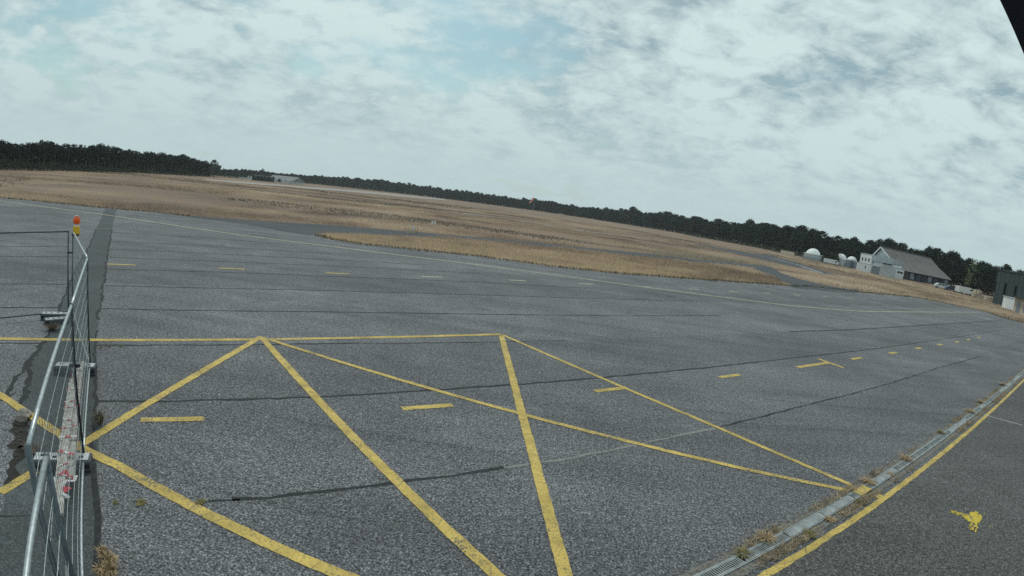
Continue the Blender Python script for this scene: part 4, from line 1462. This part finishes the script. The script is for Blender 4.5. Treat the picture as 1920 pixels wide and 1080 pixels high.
PROTO = {}
for kind, mat, ncl, nl, cnt in (('pine', M_PINE, 46, 26, 5), ('round', M_OAK, 115, 28, 6), ('umbrella', M_PINE, 44, 26, 2), ('light', M_LIGHTT, 46, 16, 1)):
    PROTO[kind] = [(crown_mesh('crown', mat, 'round' if kind == 'light' else kind, 40 + i * 7 + len(kind), ncl, nl), trunk_mesh('round' if kind == 'light' else kind, i)) for i in range(cnt)]


def tree(kind, xy, h, wid, label, group, r, name=None):
    cm, tm = PROTO[kind][r.randrange(len(PROTO[kind]))]
    t = empty(name or {'pine': 'pine_tree', 'round': 'woodland_tree', 'umbrella': 'pine_tree', 'light': 'birch_tree'}[kind], (xy[0], xy[1], 0), r.uniform(0, 6.28), label=label, cat='tree', group=group)
    t.scale = (h * wid, h * wid, h)
    link('crown', cm, t, loc=(0, 0, 0))
    link('trunk', tm, t, loc=(0, 0, 0))
    return t


def interp(tab, x):
    for (x0, y0), (x1, y1) in zip(tab, tab[1:]):
        if x0 <= x <= x1:
            return y0 + (y1 - y0) * (x - x0) / (x1 - x0)
    return tab[0][1] if x < tab[0][0] else tab[-1][1]


TOP = [(-60, 262), (0, 264), (25, 266), (50, 271), (62, 266), (100, 265), (108, 271), (140, 272), (175, 274), (192, 271), (215, 277), (240, 281), (262, 287), (277, 285), (300, 287),
       (325, 291), (340, 289), (362, 295), (375, 302), (395, 304), (412, 316), (472, 317), (492, 319), (535, 324), (560, 326), (610, 329), (660, 332), (710, 336), (760, 342), (800, 347), (835, 353),
       (900, 360), (967, 370), (1013, 373), (1040, 377), (1100, 387), (1160, 392), (1183, 388), (1215, 395), (1243, 393), (1267, 398), (1290, 404), (1333, 412), (1373, 411), (1400, 412), (1433, 418),
       (1470, 424), (1507, 424), (1525, 431), (1540, 432), (1570, 444), (1610, 441), (1622, 458), (1652, 445), (1692, 454), (1707, 470), (1722, 466), (1745, 464), (1790, 472), (1810, 480), (1827, 487), (1850, 489), (1890, 497), (1920, 507), (1980, 520)]
DST = [(-60, 178), (0, 190), (200, 245), (395, 350), (405, 540), (500, 640), (600, 700), (800, 700), (1000, 640), (1133, 600), (1233, 520), (1333, 420), (1433, 360), (1520, 305), (1650, 290), (1700, 275), (1920, 245), (1980, 240)]


def tree_row(x0, x1, step, kind, label, group, dd, hk, seed, wid=(.9, 1.25), name=None):
    r = random.Random(seed)
    x = x0
    k = 0
    while x < x1:
        yt = interp(TOP, x)
        D = interp(DST, x) + dd + r.uniform(-4, 6) * interp(DST, x) / 250
        q = P(x, yt, D)
        h = q.z * hk * (r.uniform(.82, 1.06) if kind == 'round' else r.uniform(.9, 1.06))
        tree(kind if r.random() > .1 or kind != 'pine' else 'umbrella', (q.x, q.y), h, r.uniform(*wid), label, group, r, name)
        st_ = step * 250 / interp(DST, x)
        x += st_ * r.uniform(.6, 1.4)
        k += 1
    return k


n1 = tree_row(-30, 385, 7.5, 'pine', 'dark pine in the front of the dense wood at the left', 'pines of the left wood', 0, 1.0, 1)
n2 = tree_row(-25, 390, 9, 'pine', 'dark pine in the front of the dense wood at the left', 'pines of the left wood', 9, 1.02, 2)
n3 = tree_row(412, 1130, 19, 'round', 'distant dark tree in the low wood behind the middle of the field', 'trees of the far wood', 0, 1.0, 3, (1.0, 1.5))
n4 = tree_row(1130, 1440, 17, 'round', 'bushy dark tree in the wood right of the windsock', 'trees of the wood right of the windsock', 0, 1.02, 4, (1.05, 1.7))
n5 = tree_row(1440, 1985, 14.5, 'round', 'tall dark tree of the wood behind the domes and hangars', 'trees of the wood behind the hangars', 0, 1.03, 5, (.95, 1.5))
n6 = tree_row(1440, 1985, 18, 'round', 'tall dark tree of the wood behind the domes and hangars', 'trees of the wood behind the hangars', 10, 1.03, 6, (.9, 1.35))
print('trees', n1, n2, n3, n4, n5, n6)
r_ = random.Random(77)
q = P(403, 299, 352)
tree('umbrella', (q.x, q.y), q.z, .9, 'lone umbrella-topped pine with bare trunk at the end of the left wood', None, r_, 'lone_pine')
q = P(1828, 482, 246)
tree('light', (q.x, q.y), q.z, .8, 'sparse light green tree standing out left of the green hangar', None, r_)
q = P(493, 316, 560)
tree('umbrella', (q.x, q.y), q.z, .7, 'slightly taller tree above the far barn roof', None, r_, 'lone_pine')


# the mass of each wood behind its front rows
def wood_mass(name, x0, x1, dd0, dd1, n, size, hk, mat, label, seed, zmin=0.02):
    g = np.random.default_rng(seed)
    x = g.uniform(x0, x1, n)
    pts = np.zeros((n, 3))
    ww = np.zeros(n)
    xs_ = np.linspace(x0, x1, 160)
    tab = []
    for xx in xs_:
        D = interp(DST, xx)
        q = P(xx, interp(TOP, xx), D)
        tab.append((math.atan2(q.x, q.y), D, q.z))
    tab = np.array(tab)
    az = np.interp(x, xs_, tab[:, 0]); D = np.interp(x, xs_, tab[:, 1]); hz_ = np.interp(x, xs_, tab[:, 2])
    dd = g.uniform(dd0, dd1, n) * D / 250
    pts[:, 0] = (D + dd) * np.sin(az); pts[:, 1] = (D + dd) * np.cos(az)
    var = .78 + .22 * value_noise(np.c_[x / 6.0, dd / 6.0], 1.0, seed)
    pts[:, 2] = hz_ * hk * var * (zmin + (1 - zmin) * g.random(n) ** .8)
    sz = (size * D / 250)[:, None] * g.uniform(.5, 1.3, (n, 1))
    d1 = g.normal(0, 1, (n, 3)); d1 /= np.linalg.norm(d1, axis=1)[:, None]
    d2_ = g.normal(0, 1, (n, 3)); d2_ /= np.linalg.norm(d2_, axis=1)[:, None]
    v = np.zeros((n * 3, 3))
    v[0::3] = pts - d1 * sz; v[1::3] = pts + d1 * sz; v[2::3] = pts + d2_ * sz * 1.4
    v[:, 2] = np.maximum(v[:, 2], 0.0)
    return tri_object(name, v, mat, label=label, cat='wood', kind='stuff')


wood_mass('pine_wood', -60, 397, 8, 30, 42000, .50, .93, M_PINE, 'dense interior of the pine wood at the left', 21)
wood_mass('far_wood', 406, 1140, 4, 26, 52000, .42, .93, M_OAK, 'mass of the distant wood behind the field', 22)
gg = np.random.default_rng(5)
n_ = 5000
az_ = gg.uniform(math.atan2(ray(380, 320).x, ray(380, 320).y), math.atan2(ray(412, 320).x, ray(412, 320).y), n_)
d_ = gg.uniform(520, 580, n_)
pt = np.c_[d_ * np.sin(az_), d_ * np.cos(az_), gg.uniform(0, 8.5, n_)]
dd1 = gg.normal(0, .9, (n_, 3)); dd2 = gg.normal(0, .9, (n_, 3))
vv = np.zeros((n_ * 3, 3)); vv[0::3] = pt - dd1; vv[1::3] = pt + dd1; vv[2::3] = pt + dd2
vv[:, 2] = np.maximum(vv[:, 2], 0)
tri_object('far_wood', vv, M_OAK, label='mass of the distant wood seen past the lone pine', cat='wood', kind='stuff')
wood_mass('right_wood', 1120, 1985, 10, 34, 70000, .52, .93, M_OAK, 'mass of the wood behind the domes and hangars', 23)


def shrub_band(name, px, D0, h, n, mat, label, seed, spread=3.0):
    g = np.random.default_rng(seed)
    f = g.random(n) * (len(px) - 1)
    i = np.minimum(f.astype(int), len(px) - 2); fr_ = f - i
    base = np.array([[P(x, y, D)[0], P(x, y, D)[1]] for (x, y), D in zip(px, D0)])
    q = base[i] * (1 - fr_)[:, None] + base[i + 1] * fr_[:, None] + g.normal(0, spread, (n, 2))
    hh = h * (.4 + .8 * value_noise(q, .12, seed)) * g.random(n)
    pts = np.c_[q, hh]
    sz = g.uniform(.12, .3, (n, 1))
    d1 = g.normal(0, 1, (n, 3)); d1 /= np.linalg.norm(d1, axis=1)[:, None]
    d2_ = g.normal(0, 1, (n, 3)); d2_ /= np.linalg.norm(d2_, axis=1)[:, None]
    v = np.zeros((n * 3, 3))
    v[0::3] = pts - d1 * sz; v[1::3] = pts + d1 * sz; v[2::3] = pts + d2_ * sz * 1.4
    v[:, 2] = np.maximum(v[:, 2], 0)
    return tri_object(name, v, mat, label=label, cat='shrubs', kind='stuff')


shrub_band('heath_scrub', [(-40, 321), (60, 321), (140, 323), (240, 325), (400, 331)], [176, 186, 205, 240, 330], 2.6, 9000, M_HEDGE, 'low dark scrub along the foot of the left pine wood', 31)
shrub_band('far_scrub', [(400, 331), (470, 336), (600, 347), (760, 362)], [370, 450, 560, 640], 2.4, 7000, M_HEDGE, 'low scrub line before the far wood', 32, 5)
shrub_band('dark_hedge', [(1543, 490), (1555, 494), (1566, 497)], [226, 224, 222], 5.0, 6000, M_HEDGE, 'dark hedge between the largest dome and the tall dome', 33, .7)
shrub_band('right_scrub', [(1290, 440), (1400, 458), (1500, 482), (1700, 520)], [400, 350, 285, 270], 2.6, 9000, M_HEDGE, 'low scrub at the foot of the right wood', 34, 3)

# ------------------------------------------------------------------ hazy air
HX = 1500.0
hz = MB().box((0, 500, 14.0), (2 * HX, 2 * HX, 30.0)).mesh('haze', simple('haze_skin', (1, 1, 1)))
hm = bpy.data.materials.new('haze_air')
hm.use_nodes = True
ht_ = hm.node_tree
ht_.nodes.clear()
ho = ht_.nodes.new('ShaderNodeOutputMaterial')
hv = ht_.nodes.new('ShaderNodeVolumePrincipled')
hv.inputs['Color'].default_value = (0.80, 0.90, 0.95, 1)
hv.inputs['Density'].default_value = 0.00014
hv.inputs['Anisotropy'].default_value = 0.3
ht_.links.new(hv.outputs[0], ho.inputs['Volume'])
hz.materials.clear()
hz.materials.append(hm)
link('haze', hz, label='thin pale haze over the airfield', cat='haze', kind='stuff')
